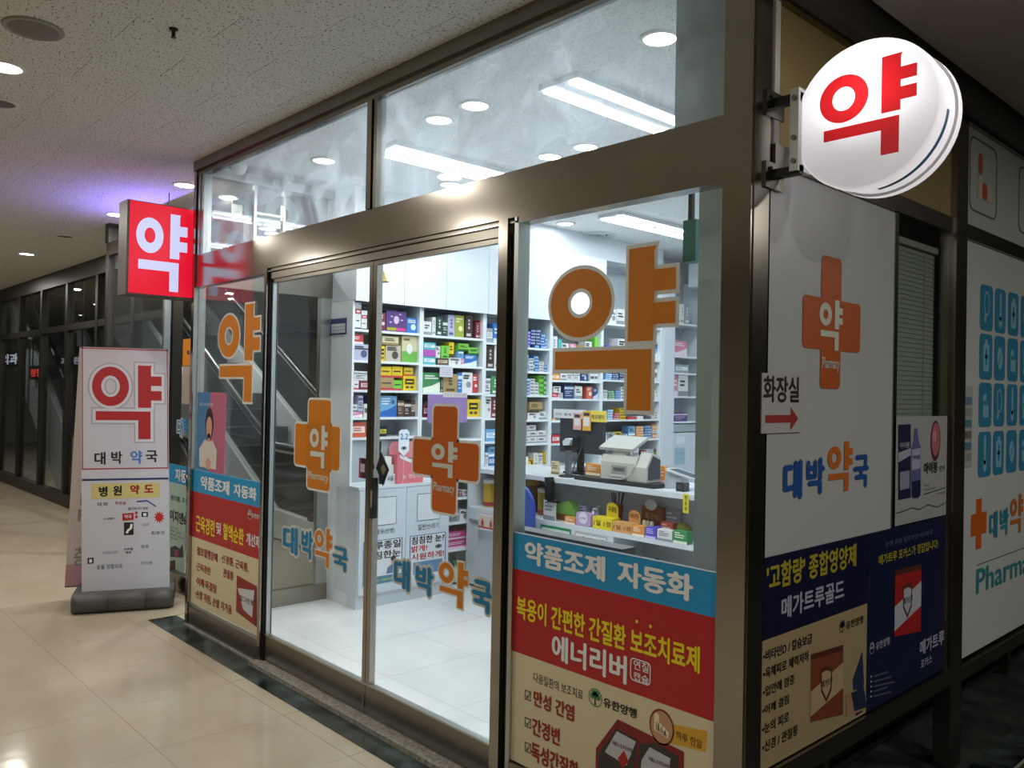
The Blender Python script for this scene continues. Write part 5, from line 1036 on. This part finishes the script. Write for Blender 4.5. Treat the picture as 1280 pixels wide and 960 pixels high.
def cups(t, F_, a, b, z0, z1):
    MB().box(F_, a, b, z0, z0+.38*(z1-z0), -.06, .02, WHITE).build('carton', t); MB().box(F_, a+.005, b-.01, z0+.38*(z1-z0), z0+.7*(z1-z0), -.06, .01, M('#d5d9d8', .45)).build('carton', t); MB().box(F_, a+.01, b-.025, z0+.7*(z1-z0), z1, -.05, .0, M('#e3e4e0', .45)).build('carton', t)
    MB().text(F_, '사용', a+.015, b-.02, z0+.1*(z1-z0), z0+.3*(z1-z0), .021, M('#44484c', .5), .02).build('lettering', t)
on_cab('carton_stack', 'white cartons piled beside the pink display', 'carton', 480, 577, 492.5, 611, cups, -3.86)
def wob(t, F_, a, b, z0, z1):
    MB().prism(F_, [(a, z1-.02), (a+.02, z1), (b-.02, z1), (b, z1-.02), (b, z1-.16), ((a+b)/2, z1-.2), (a, z1-.16)], -.003, .0, M('#dfe6ec', .45)).build('card', t); MB().text(F_, '2.2', a+.01, b-.01, z1-.075, z1-.03, .001, M('#3a76b5', .5), .02).build('lettering', t)
    MB().disc(F_, (a+b)/2, z1-.14, .026, .014, .001, M('#8a93a0', .5)).disc(F_, (a+b)/2, z1-.14, .01, .01, .0014, INK).build('eye_print', t); MB().tube([F_((a+b)/2, z1-.18, -.004), F_((a+b)/2, z0, -.004)], .002, M('#cfd4d6', .4), 5).build('stem', t)
on_cab('wobbler_sign', 'white and blue price wobbler above the pink display', 'sign', 498, 543, 511, 611, wob, -3.80)
def bott(t, F_, a, b, z0, z1):
    c = F_((a+b)/2, z0, -.03); r = (b-a)/2; H_ = z1-z0
    MB().lathe(c, [(r, 0), (r, H_*.62), (r*.5, H_*.75), (r*.5, H_*.8)], M('#1d1c1f', .3), 14).build('bottle', t); MB().lathe(c+Vector((0, 0, H_*.8)), [(r*.55, 0), (r*.55, H_*.2)], M('#151517', .4), 14).build('cap', t); MB().lathe(c+Vector((0, 0, H_*.2)), [(r*1.02, 0), (r*1.02, H_*.3)], M('#c4702f', .4), 14).build('label_band', t)
on_cab('dark_bottle', 'slim black bottle with orange band on the waste cabinet', 'bottle', 474, 556, 480, 609, bott, -3.88)
# boxes at the foot of the second bay
for k, (xa, yt, xb, yb2, col, st, lb) in enumerate(((545, 657, 555.6, 675, 'white', 'b', 'white box beside the pink boxes low on the wall'), (556.5, 653.5, 585, 663.5, 'hot pink', 'b', 'upper pink carton low on the second bay'), (556, 664, 584.6, 674.6, 'hot pink', 'b', 'lower pink carton low on the second bay'),
        (573.6, 612, 577.5, 619, 'maroon', 'a', 'small maroon box low on the second bay'), (579, 613, 585, 621, 'white', 'b', 'small white box low beside the maroon one'), (566, 632, 573, 644, 'grey', 'a', 'grey box low on the second bay under the cross'), (575, 629, 585, 643, 'white', 'c', 'white soft pack low on the second bay'))):
    F_ = Fr((SX-.03, 0, 0), (0, 1, 0), (0, 0, 1), (1, 0, 0)); y0 = F_.q(xa, (yt+yb2)/2)[0]; y1 = F_.q(xb, (yt+yb2)/2)[0]; z1 = F_.q(xa, yt)[1]; z0 = F_.q(xa, yb2)[1]; h = z1-z0
    base_ = min((.30, .52, .72), key=lambda z: abs(z-z0)) if k != 1 else None
    if k == 2: z2 = base_+.001+h
    if k == 1: base_ = .30+.075
    carton('low_box', SX-.03, .15, y0, min(y1, 2.325), base_+.001, base_+h, col, st, 900+k).build('medicine_box', label=lb, cat='medicine box', group='boxes low on the second bay')
def spray(y, z, label, c):
    t = thing('spray_bottle', (SX-.06, y, z), label, 'bottle')
    MB().lathe((SX-.06, y, z), [(.035, 0), (.035, .10), (.012, .13), (.012, .15)], c, 14).build('body', t); MB().wbox(SX-.085, SX+.0, y-.012, y+.012, z+.15, z+.175, M('#7fae7a', .4)).build('nozzle', t); MB().wbox(SX-.04, SX-.03, y-.005, y+.005, z+.11, z+.15, M('#7fae7a', .4)).build('trigger', t)
spray(2.13, .02, 'green spray bottle on the floor shelf of the second bay', M('#a9c79f', .3)); spray(1.97, .02, 'pale spray bottle left of the green one', M('#c9c3b2', .3))
# ---- counter
CY, CT, DT = 2.2, .965, .645
FCt = Fr((0, CY, 0), (1, 0, 0), (0, 0, 1), (0, -1, 0))
ct = thing('service_counter', (-2.2, 2.5, 0), 'white service counter with open display shelf', 'counter')
MB().wbox(SX+.01, -.5, CY, 2.82, CT-.035, CT, WHITE).build('worktop', ct)
MB().wbox(SX+.01, -.5, 2.50, 2.52, 0, CT-.035, M('#c3c7c9', .5)).build('back_panel', ct)
MB().wbox(SX+.01, -.5, CY-.02, 2.50, DT-.03, DT, WHITE).build('display_shelf', ct)
for a, b in ((SX+.01, -3.19), (-3.17, -2.36)): MB().wbox(a, b, CY-.02, CY, .02, DT-.03, LAMIN).build('front_panel', ct)
MB().box(FCt, SX+.05, -3.22, .52, .55, .02, .028, ALU).build('handle_rail', ct)
for x in (SX+.02, -3.18, -2.36, -1.5, -.6): MB().wbox(x-.01, x+.01, CY-.018, 2.50, 0, CT-.036 if x in (SX+.02,) else DT-.031, LAMIN).build('divider', ct)
MB().wbox(-2.35, -.5, CY, 2.5, .28, .30, LAMIN).build('lower_shelf', ct)
bp_ = thing('blue_panel', (-3.07, 2.03, 0), 'blue board with rounded corner at the end of the counter', 'panel')
FBp = Fr((0, 2.05, 0), (1, 0, 0), (0, 0, 1), (0, -1, 0)); xr = FBp.q(668, 650)[0]; zt2 = FBp.q(645, 603)[1]
MB().prism(FBp, [(-3.42, 0), (xr, 0), (xr, zt2-.19)]+[(xr-.26+.26*math.cos(a), zt2-.19+.21*math.sin(a)) for a in [math.radians(i*9) for i in range(1, 10)]]+[(-3.42, zt2+.02)], -.012, .012, M('#2647a0', .4)).build('board', bp_); MB().wbox(-3.4, xr-.02, 2.0, 2.10, 0, .02, M('#1d3576', .4)).build('foot', bp_)
def cpx(x0, yt, x1, yb, yy, zb):
    F_ = Fr((0, yy, 0), (1, 0, 0), (0, 0, 1), (0, -1, 0)); u0 = F_.q(x0, (yt+yb)/2)[0]; u1 = F_.q(x1, (yt+yb)/2)[0]; xm = (x0+x1)/2; h = F_.q(xm, yt)[1]-F_.q(xm, yb)[1]
    return F_, u0, u1, zb+.001, zb+.001+h
def fbox(name, label, cat, px, col, yy, zb, dep=.1, st=None, seed=1, group=None):
    F_, u0, u1, z0, z1 = cpx(*px, yy, zb); c1, c2 = PAL[col]; mb = MB().box(F_, u0, u1, z0, z1, -dep, 0, M(c1, .4)); W_, H_ = u1-u0, z1-z0
    r = random.Random(seed); m2 = M(c2, .45)
    def R_(a, b, c, d, m, l=1): mb.rect(F_, u0+a*W_, u0+b*W_, z0+c*H_, z0+d*H_, .0012*l, m)
    R_(0, 1, .0, .22, m2)
    for k in range(3): R_(.12, .12+r.uniform(.3, .75), .80-k*.17, .88-k*.17, m2, 2)
    return mb.build(name, label=label, cat=cat, group=group)
def canister(label, px, yy, zb, body, lid):
    F_, u0, u1, z0, z1 = cpx(*px, yy, zb); r = (u1-u0)/2; c = F_((u0+u1)/2, z0, -r); t = thing('canister', c, label, 'canister'); h = z1-z0
    MB().lathe(c, [(r, 0), (r, h*.86)], M(body, .3), 24).build('tin', t); MB().lathe(c+Vector((0, 0, h*.86)), [(r*1.04, 0), (r*1.04, h*.13), (r*.98, h*.14)], M(lid, .4), 24).build('lid', t)
    MB().lathe(c+Vector((0, 0, h*.04)), [(r*1.01, 0), (r*1.01, h*.14)], M('#a03a3a', .4), 24).build('label_band', t)
    return t
canister('gold canister with white lid beside the blue board', (668, 604, 682, 636), 2.34, DT, '#b39a3d', '#d8d3c0'); canister('brown canister with gold lid behind the blue board', (652, 601, 666, 640), 2.36, DT, '#6e4f2c', '#b08a3a'); canister('tall gold canister at the left end of the counter', (600, 598, 613, 632), 2.28, DT, '#bb9b35', '#e2e2dc')
fbox('medicine_box', 'pale box with red drops at the left end of the counter', 'medicine box', (597, 643, 619, 663), 'white', CY-.0, .45, .0005) if False else None
F_ = FCt; dr = thing('drop_box', (-3.6, CY-.03, .46), 'cream box with red drop marks in the counter front', 'medicine box'); u0, v1 = FCt.q(598, 643, .06); u1, v0 = FCt.q(619, 662, .06)[0], FCt.q(598, 659, .06)[1]
MB().box(FCt, u0, u1, v0, v1, .032, .06, M('#d5c6b8', .45)).build('carton', dr)
for k in (.25, .75): uu = u0+k*(u1-u0); MB().poly(FCt, [(uu, v1-.02), (uu+.018, v1-.06), (uu+.014, v1-.08), (uu, v1-.088), (uu-.014, v1-.08), (uu-.018, v1-.06)], .0612, M('#b5453f', .5)).build('drop_print', dr)
MB().rect(FCt, u0, u1, v0, v0+.015, .0612, M('#b5453f', .5)).build('red_edge', dr); MB().box(FCt, u0-.03, u1+.05, v0-.012, v0, .03, .075, WHITE).build('ledge', dr)
fbox('leaflet_stand', 'white leaflet card standing next to the gold canister', 'leaflet', (679.5, 621, 694, 647), 'white', 2.20, DT, .012)
gb = thing('snack_bag', (-2.9, 2.33, DT), 'clear green bag of snacks on the display shelf', 'bag'); F_, u0, u1, z0, z1 = cpx(695, 620, 718, 645, 2.28, DT)
MB().prism(F_, [(u0, z0), (u1, z0), (u1+.01, z0+.07), (u1-.03, z1-.02), ((u0+u1)/2+.02, z1), (u0+.03, z1-.03), (u0-.01, z0+.06)], -.08, 0, M('#7fae55', .3)).build('bag', gb); MB().prism(F_, [(u0+.005, z0), (u1-.005, z0), (u1-.005, z0+.045), (u0+.005, z0+.05)], .0, .012, M('#6a4b2b', .5)).build('contents', gb)
fbox('snack_pack', 'small orange pack in front of the green bag', 'pack', (706, 642, 719, 651), 'orange', 2.195, DT, .03); fbox('tall_carton', 'white and purple carton behind the round soap', 'carton', (723, 618, 733, 639), 'lilac', 2.33, DT, .05)
so = thing('soap_pack', (-2.7, 2.2, DT), 'purple hand soap pack with round white label', 'pack'); F_, u0, u1, z0, z1 = cpx(720, 636, 738, 653, 2.195, DT)
MB().prism(F_, rrect(u0, u1, z0, z1, .02), -.05, 0, M('#b49ac6', .4)).build('pack', so); MB().disc(F_, (u0+u1)/2, (z0+z1)/2+.01, .042, .042, .0012, M('#e3dcea', .45)).build('round_label', so); MB().text(F_, '손세정', (u0+u1)/2-.028, (u0+u1)/2+.028, (z0+z1)/2, (z0+z1)/2+.018, .002, M('#6b4f86', .5), .01).build('lettering', so)
def pump(label, px, yy, c):
    F_, u0, u1, z0, z1 = cpx(*px, yy, DT); r = (u1-u0)/2; cc = F_((u0+u1)/2, z0, -r); h = z1-z0; t = thing('pump_bottle', cc, label, 'bottle')
    MB().lathe(cc, [(r, 0), (r, h*.5), (r*.4, h*.62), (r*.4, h*.68)], c, 16).build('body', t); MB().lathe(cc+Vector((0, 0, h*.68)), [(r*.5, 0), (r*.5, h*.14), (r*.15, h*.15), (r*.15, h*.28)], WHITE, 12).build('pump_head', t); MB().wbox(cc.x-.004, cc.x+.03, cc.y-.005, cc.y+.005, cc.z+h*.93, cc.z+h, WHITE).build('spout', t)
pump('lilac pump bottle beside the yellow display', (736, 626, 742, 648), 2.26, M('#c3b4d3', .3)); pump('taller lilac pump bottle behind the first', (741, 618, 747, 642), 2.32, M('#cdbfdb', .3))
def yd(label, px, yy, hump, c, tx, mt):
    F_, u0, u1, z0, z1 = cpx(*px, yy, DT); t = thing('display_box', F_((u0+u1)/2, z0, 0), label, 'display box'); H_ = z1-z0; W_ = u1-u0; cxx = u0+hump*W_
    MB().box(F_, u0, u1, z0, z0+.45*H_, -.09, 0, M(c, .4)).build('tray', t)
    MB().prism(F_, [(cxx-.3*W_, z0+.45*H_), (cxx+.3*W_, z0+.45*H_)]+[(cxx+.3*W_*math.cos(a), z0+.75*H_+.25*H_*math.sin(a)) for a in [math.radians(18*i) for i in range(11)]], -.09, -.085, M(c, .4)).build('header_card', t)
    MB().text(F_, tx, cxx-.22*W_, cxx+.22*W_, z0+.62*H_, z0+.85*H_, -.083, mt, .02).build('lettering', t); MB().text(F_, '1일 1정', u0+.01, u1-.01, z0+.12*H_, z0+.33*H_, .001, mt, .02).build('lettering', t)
    return t
yd('bright yellow counter display with rounded header', (741, 627, 765, 660), 2.2, .6, '#e3cf2c', '구내염', M('#6a4a15', .5)); yd('orange bear counter display with rounded header', (766, 633, 790, 661), 2.2, .72, '#d7a064', '비타민', M('#8f3c22', .5))
fbox('candy_tray', 'long orange tray with bright candy print', 'tray', (790.5, 652, 805.5, 665), 'orange', 2.185, DT, .06, seed=3)
for k, x in enumerate((794.5, 801.5, 806, 811)):
    F_, u0, u1, z0, z1 = cpx(x, 637, x+3.2, 654, 2.28, DT); c = F_((u0+u1)/2, z0, -.02); MB().lathe(c, [(.014, 0), (.014, z1-z0-.02), (.010, z1-z0)], M(('#dcd9cc', '#d6d3b4', '#c9b98a', '#d9d5c9')[k], .4), 10).build('balm_tube', label='white balm tube, %s from left behind the candy tray' % ORD[k+1], cat='tube', group='balm tubes on the display shelf')
br = thing('display_box', (-2.1, 2.42, DT), 'brown cardboard display with round badge at the shelf back', 'display box'); F_, u0, u1, z0, z1 = cpx(802, 621, 828, 652, 2.42, DT)
MB().box(F_, u0, u1, z0, z1, -.04, 0, M('#8a5433', .5)).build('board', br); MB().disc(F_, (u0+u1)/2-.01, z1+.012, .05, .038, .001, M('#cfd3da', .45)).build('badge', br); MB().text(F_, '종근당', u0+.03, u1-.03, z0+.5*(z1-z0), z0+.72*(z1-z0), .001, M('#cfae84', .5), .01).build('lettering', br)
fbox('info_card', 'grey printed card at the back of the display shelf', 'card', (831, 622, 851, 652), 'grey', 2.46, DT, .01)
ytag = thing('yellow_tag', (-1.75, 2.19, .85), 'yellow vertical price tag hanging from the worktop edge', 'tag'); u0, v1 = FCt.q(854, 617, .004); u1 = FCt.q(861, 617, .004)[0]; v0 = FCt.q(854, 641, .004)[1]
MB().box(FCt, u0, u1, v0, v1, .001, .004, M('#dccb34', .45)).build('card', ytag)
for k, ch in enumerate('현금영수'): MB().text(FCt, ch, u0+.012, u1-.012, v1-.035-k*.036, v1-.010-k*.036, .005, INK, .02).build('lettering', ytag)
for a, c, lb in (((815.6, 641, 825, 653), 'violet', 'upper purple carton on the display shelf'), ((806.5, 653, 820, 667), 'violet', 'lower purple and orange carton on the display shelf')): fbox('medicine_box', lb, 'medicine box', a, c, 2.28 if 'upper' in lb else 2.185, DT, .07, seed=5)
fbox('medicine_box', 'salmon carton on the right of the display shelf', 'medicine box', (826, 639, 841, 658), 'coral', 2.30, DT, .07); fbox('medicine_box', 'white carton with green end at the shelf front', 'medicine box', (821.5, 659, 840, 673), 'white', 2.183, DT, .06); fbox('medicine_box', 'pale green printed carton at the shelf front right', 'medicine box', (841.5, 660, 859, 676), 'green', 2.183, DT, .06)
gb2 = thing('snack_bag', (-1.8, 2.3, DT), 'dark green bag behind the pale green carton', 'bag'); F_, u0, u1, z0, z1 = cpx(842, 641, 858, 662, 2.29, DT); MB().prism(F_, [(u0, z0), (u1, z0), (u1, z1-.03), (u1-.05, z1), (u0+.03, z1-.01)], -.07, 0, M('#7c7a35', .4)).build('bag', gb2); MB().prism(F_, [(u0, z0), (u1, z0), (u1, z0+.06), (u0, z0+.04)], 0, .008, M('#38744a', .4)).build('lower_print', gb2)
pc = thing('pen_holder', (-2.36, 2.44, DT), 'red pen holder full of dark pens under the worktop', 'pen holder'); c = cpx(766, 612, 778, 655, 2.40, DT); cc = c[0]((c[1]+c[2])/2, DT+.001, 0)
MB().lathe(cc, [(.03, 0), (.042, .12), (.045, .155)], M('#a33f38', .4), 14).build('cup', pc)
for k in range(6): MB().tube([cc+Vector((.02*math.cos(k), .02*math.sin(k), .1)), cc+Vector((.045*math.cos(k), .045*math.sin(k), .24))], .004, M('#2b2a2e', .4), 6).build('pen', pc)
# counter front signs
def csign(x0, yt, x1, yb, c1, c2, s, label):
    u0, v1 = FCt.q(x0, yt, .022); u1 = FCt.q(x1, yt, .022)[0]; v0 = FCt.q(x0, yb, .022)[1]; v1 = min(v1, DT-.034); t = thing('counter_sign', FCt((u0+u1)/2, v0, .022), label, 'sign')
    MB().box(FCt, u0, u1, v0, v1, .0205, .024, M(c1, .45)).build('frame', t); MB().rect(FCt, u0+.01, u1-.01, v0+.01, v1-.018, .025, M(c2, .45)).build('sheet', t)
    if s: MB().text(FCt, s, u0+.04, u1-.02, v0+.05, v1-.03, .0258, M('#33383c', .5), .0).build('lettering', t)
    return t
csign(676, 651, 714, 676, '#1f7f4f', '#c5d8d2', '', 'green framed sign on the counter front'); csign(719, 660, 759, 686, '#aeb3b5', '#dfe3e4', '자동 포장 기계를', 'white sign with black lettering on the counter front')
# dark bag and bottles under the display shelf
bgm = thing('duffel_bag', (-2.2, 2.3, .30), 'dark green bag on the lower counter shelf', 'bag'); F_, u0, u1, z0, z1 = cpx(775, 672, 808, 702, 2.24, .301); MB().prism(F_, [(u0, z0), (u1, z0), (u1, z0+.14), (u1-.06, z1), (u0+.1, z1-.02), (u0, z0+.12)], -.2, 0, M('#2c3a34', .7)).build('body', bgm); MB().tube([F_(u0+.05, z0+.12, .005), F_((u0+u1)/2, z1-.01, .012), F_(u1-.04, z0+.1, .005)], .008, M('#222b27', .7), 6).build('strap', bgm)
for k, (x0, yt, x1, yb, c) in enumerate(((812, 680, 818, 704, 'white'), (819, 681, 826, 706, 'navy'), (830, 685, 836, 706, 'white'), (840, 682, 847, 708, 'green'), (849, 684, 856, 708, 'dark green'))): fbox('medicine_box', '%s box, %s from left under the display shelf' % (c, ORD[k+1]), 'medicine box', (x0, yt, x1, yb), c, 2.26, .301, .06, seed=k)
# ---- on the worktop
mo = thing('monitor', (-2.9, 2.6, CT), 'dark monitor seen from behind on the worktop', 'monitor'); F_, u0, u1, z0, z1 = cpx(700, 523, 754, 561, 2.6, CT); dz = .12
MB().box(F_, u0, u1, CT+.16, CT+.16+.31, -.03, 0, M('#33373c', .4)).build('housing', mo); MB().box(F_, (u0+u1)/2-.03, (u0+u1)/2+.03, CT+.015, CT+.2, -.01, .01, DARKM).build('neck', mo); MB().box(F_, (u0+u1)/2-.11, (u0+u1)/2+.11, CT+.001, CT+.015, -.1, .08, DARKM).build('foot', mo)
mt = CT+.47
for (x0, yt, x1, yb, c, s, lb) in ((692, 511, 733, 522, '#d5d8dc', '카드 결제 됩니다', 'white strip sign on top of the monitor'), (737, 513, 758, 527, '#e2cf5e', '제로페이', 'yellow strip sign on top of the monitor'), (717.5, 516, 727, 537, '#d8a8a0', '', 'pink payment card hanging on the monitor'), (729, 514, 739, 538, '#e0ab45', '', 'yellow payment card hanging on the monitor')):
    t = thing('monitor_card', F_(0, 0, 0), lb, 'sign'); G_ = Fr((0, 2.585, 0), (1, 0, 0), (0, 0, 1), (0, -1, 0)); a, v1 = G_.q(x0, yt); b = G_.q(x1, (yt+yb)/2)[0]; v0 = G_.q(x0, yb)[1]
    t.location = G_((a+b)/2, v0, 0); WL[t.name] = Vector(t.location); w_ = .0 if s else .006
    MB().box(G_, a, b, v0, v1, w_-.005, w_, M(c, .45)).build('card', t)
    if s: MB().text(G_, s, a+.02, b-.02, v0+.02, v1-.03, w_+.001, M('#44403a', .5), .01).build('lettering', t)
    else: MB().rect(G_, a+.012, b-.012, v0+.035, v1-.045, w_+.001, M('#dfdedb', .5)).rect(G_, a+.012, b-.012, v1-.035, v1-.012, w_+.001, M('#3a3133', .5)).build('print', t)
sc_ = thing('scanner_stand', (-2.95, 2.33, CT), 'grey post with white barcode scanner on the worktop', 'scanner'); c = cpx(707, 552, 714, 590, 2.34, CT); cc = c[0]((c[1]+c[2])/2, CT, 0)
MB().lathe(cc, [(.07, 0), (.07, .012), (.02, .015)], BLACK, 16).build('foot', sc_); MB().wbox(cc.x-.018, cc.x+.018, cc.y-.018, cc.y+.018, CT+.015, CT+.22, M('#77797c', .35, .6)).build('post', sc_); MB().wbox(cc.x-.022, cc.x+.022, cc.y-.022, cc.y+.022, CT+.20, CT+.235, BLACK).build('collar', sc_)
MB().prism(Fr((0, cc.y, 0), (1, 0, 0), (0, 0, 1), (0, -1, 0)), [(cc.x-.03, CT+.235), (cc.x+.03, CT+.24), (cc.x+.05, CT+.285), (cc.x-.005, CT+.29), (cc.x-.035, CT+.265)], -.03, .03, WHITE).build('scanner_head', sc_)
MB().tube([cc+Vector((.05, 0, .26)), cc+Vector((.12, .02, .25)), cc+Vector((.09, .0, .15)), cc+Vector((.05, -.02, .02))], .005, M('#4a5159', .4), 6).build('cable', sc_); MB().prism(Fr((0, cc.y, 0), (1, 0, 0), (0, 0, 1), (0, -1, 0)), [(cc.x+.05, CT+.22), (cc.x+.14, CT+.23), (cc.x+.15, CT+.31), (cc.x+.06, CT+.30)], -.02, .02, BLACK).build('reader', sc_)
kb = thing('clamp_box', (cc.x, CY-.02, .80), 'black box clamped under the worktop edge below the scanner', 'box')
MB().wbox(cc.x-.06, cc.x+.0, CY-.045, CY-.004, .80, CT-.02, BLACK).build('case', kb); MB().wbox(cc.x-.05, cc.x+.06, CY-.03, CY-.004, .785, .80, BLACK).build('bracket', kb); MB().wbox(cc.x-.05, cc.x-.01, CY-.06, CY-.002, CT-.02, CT+.004, BLACK).build('clamp', kb)
fbox('cream_tag', 'cream printed tag standing left of the scanner post', 'tag', (689, 573, 699, 590), 'cream', 2.36, CT, .01)
fbox('orange_carton', 'orange and white snack carton beside the register', 'carton', (732, 577, 750, 591), 'orange', 2.36, CT+.029, .06)
tr = MB().wbox(-2.78, -2.06, 2.24, 2.44, CT+.002, CT+.028, M('#2b2b2d', .5)).build('cable_tray', label='black tray of cables along the worktop edge', cat='tray')
rg = thing('card_register', (-2.35, 2.42, CT+.03), 'beige card register with raised lid on the worktop', 'register'); F_, u0, u1, z0, z1 = cpx(751, 563, 795, 594, 2.28, CT+.028); BG = M('#b9b9b0', .4)
FSd = Fr((u0, 0, 0), (0, 1, 0), (0, 0, 1), (1, 0, 0)); Wd = u1-u0; H_ = .17; z0 = CT+.030
MB().prism(FSd, [(2.28, z0), (2.48, z0), (2.48, z0+.13), (2.40, z0+H_), (2.30, z0+H_), (2.28, z0+.12)], 0, Wd, BG).build('body', rg)
MB().prism(FSd, [(2.285, z0+H_+.03), (2.45, z0+H_+.11), (2.45, z0+H_+.13), (2.28, z0+H_+.05)], -.02, Wd-.03, M('#a3a49e', .4)).build('lid', rg); MB().box(F_, u0+.09, u1-.10, z0+H_-.01, z0+H_+.045, -.06, -.02, BG).build('hinge', rg)
MB().rect(F_, u0+.10, u1-.08, z0+.03, z0+.10, .0012, M('#8e918c', .4)).rect(F_, u0+.12, u1-.10, z0+.06, z0+.085, .002, M('#55585a', .4)).build('slot', rg); MB().box(F_, u0+.10, u1-.08, z0+.02, z0+.035, 0, .02, BG).build('slot_lip', rg)
MB().prism(FSd, [(2.28, z0), (2.44, z0), (2.44, z0+.17), (2.34, z0+.2), (2.28, z0+.1)], Wd, Wd+.09, BG).build('side_unit', rg); MB().prism(FSd, [(2.30, z0+.02), (2.43, z0+.02), (2.43, z0+.15), (2.35, z0+.18), (2.30, z0+.1)], Wd+.09, Wd+.094, M('#3b3d46', .3)).build('side_screen', rg)
MB().tube([F_(u1-.01, z0+.10, .01), F_(u1-.03, z0+.04, .03), F_(u1-.10, z0+.01, .035), F_(u0+.05, z0+.008, .035)], .006, M('#a9aaa5', .4), 6).build('cable', rg)
MB().wbox(-1.99+.0, -1.78, 2.22, 2.40, CT+.001, CT+.004, WHITE).build('paper_sheets', label='loose white papers on the worktop right of the register', cat='paper')
ph = thing('desk_terminal', (-1.85, 2.35, CT), 'white payment terminal with tilted dark screen', 'terminal'); F_, u0, u1, z0, z1 = cpx(831, 586, 850, 610, 2.36, CT)
MB().prism(F_, [(u0-.02, z0), (u1, z0), (u1+.02, z0+.10), (u0+.02, z1)], -.08, 0, M('#aeb5bd', .4)).build('base', ph); MB().prism(F_, [(u0+.02, z1-.01), (u1+.13, z0+.07), (u1+.13, z0+.085), (u0+.025, z1+.005)], -.10, .02, M('#c9cdd0', .4)).build('screen_frame', ph); MB().prism(F_, [(u0+.035, z1+.001), (u1+.11, z0+.088), (u1+.11, z0+.09), (u0+.037, z1+.003)], -.09, .01, M('#4b5158', .25)).build('screen', ph)
cb = thing('stamp_box', (-1.72, 2.26, CT), 'small black cube beside the payment terminal', 'box'); F_, u0, u1, z0, z1 = cpx(845, 597, 855, 609, 2.25, CT); MB().prism(F_, rrect(u0, u1, z0, z1, .008), -.06, 0, M('#2d2f33', .4)).build('body', cb); MB().rect(F_, u0+.012, u1-.012, z0+.02, z1-.012, .001, M('#4b4e52', .3)).build('face', cb)
fbox('note_card', 'pale pink card behind the loose papers', 'card', (816, 590, 825, 607), 'pink', 2.46, CT, .008); fbox('orange_figure', 'orange pouch standing behind the payment terminal', 'pouch', (823, 577, 831, 600), 'orange', 2.52, CT, .02)
fbox('white_figure', 'white jar on the worktop left end', 'jar', (652.5, 574, 657, 586), 'white', 2.66, CT, .03)
MB().wbox(-3.25, -3.02, 2.27, 2.42, CT+.001, CT+.004, WHITE).build('paper_sheets', label='white paper on the worktop left of the scanner', cat='paper')
# ---- low grey bench behind the corner poster
bn_ = thing('low_bench', (-.93, .28, 0), 'grey topped bench behind the corner pane poster', 'bench')
MB().wbox(-1.27, -.64, .19, .27, .97, 1.018, M('#474c4c', .5)).build('top_pad', bn_); MB().wbox(-1.26, -.65, .20, .26, .0, .97, M('#70757a', .5)).build('body', bn_)
# ---- small things on the glass and ceiling
ex = thing('exit_box', (-.52, .75, 2.2), 'dark green exit light box beside the pillar', 'exit sign'); p0 = on(1, .7, 854, 276); p1 = on(1, .7, 869, 326)
MB().wbox(p0.x, p1.x, .70, .76, p1.z, p0.z, M('#1f5a4c', .5)).build('case', ex); MB().wbox(p0.x+.01, p0.x+.03, .72, .74, p0.z, CZ, DARKM).build('hanger', ex)
st1 = thing('door_sticker', FF(-2.15, 1.2, DW), 'purple framed sticker on the left door leaf near its edge', 'sticker'); a, v1 = FF.q(449, 572, DW); b = FF.q(458, 572, DW)[0]; v0 = FF.q(449, 597, DW)[1]
MB().rect(FF, a, b, v0, v1, DW, M('#3c2443', .4)).rect(FF, a, a+.02, v0, v1, DW+.0004, M('#a83a58', .4)).build('frame', st1); MB().rect(FF, a+.014, b-.012, v0+.03, v1-.028, DW+.0008, M('#c3b8c0', .5)).build('sheet', st1); MB().text(FF, 'OPEN', a+.02, b-.018, v0+.075, v0+.09, DW+.0014, INK, .02).build('lettering', st1)
st2 = thing('door_sticker', FF(-2.0, 1.2, DW), 'dark diamond sticker on the right door leaf beside the handle', 'sticker'); uu, vv = FF.q(479, 586, DW); MB().poly(FF, [(uu-.06, vv-.0), (uu, vv-.085), (uu+.05, vv), (uu-.02, vv+.08)], DW, M('#23222f', .4)).build('film', st2); MB().poly(FF, [(uu-.02, vv-.0), (uu, vv-.03), (uu+.025, vv), (uu+.0, vv+.025)], DW+.0005, M('#7d7a55', .4)).build('print', st2)
bell = thing('door_bell', FF(-2.06, 2.1, -.08), 'small brass bell hanging at the door stile', 'bell'); bc = on(1, .075, 474, 352)
MB().lathe(bc, [(.050, 0), (.044, .008), (.030, .045), (.010, .062)], M('#9c8a4d', .3, .8), 16).build('bell_cup', bell); MB().tube([bc+Vector((0, 0, .055)), bc+Vector((0, 0, .10)), (bc.x, .06, 2.215)], .003, DARKM, 5).build('cord', bell)
bell.location = bc; d_ = bc-WL[bell.name]
for ch in bell.children: ch.location = -d_
cc = on(2, 3.0, 297, 213); cm = thing('dome_camera', (cc.x, cc.y, 2.96), 'small white security camera under the shop ceiling corner', 'camera')
MB().lathe((cc.x, cc.y, CZ), [(.05, 0), (.05, -.03), (.045, -.035)], WHITE, 18).build('mount', cm); MB().lathe((cc.x, cc.y, CZ-.03), [(.045, 0), (.06, -.03), (.06, -.05), (.045, -.085), (.02, -.10)], M('#cfd3d3', .35), 18).build('housing', cm); MB().lathe((cc.x+.01, cc.y-.055, CZ-.075), [(.03, 0), (.03, .014), (.022, .018)], M('#3f4347', .2), 14, 'y').build('lens', cm)
dup = [k for k, v in LABELS.items() if v > 1]
print('DUPLICATE LABELS', len(dup), dup[:20])
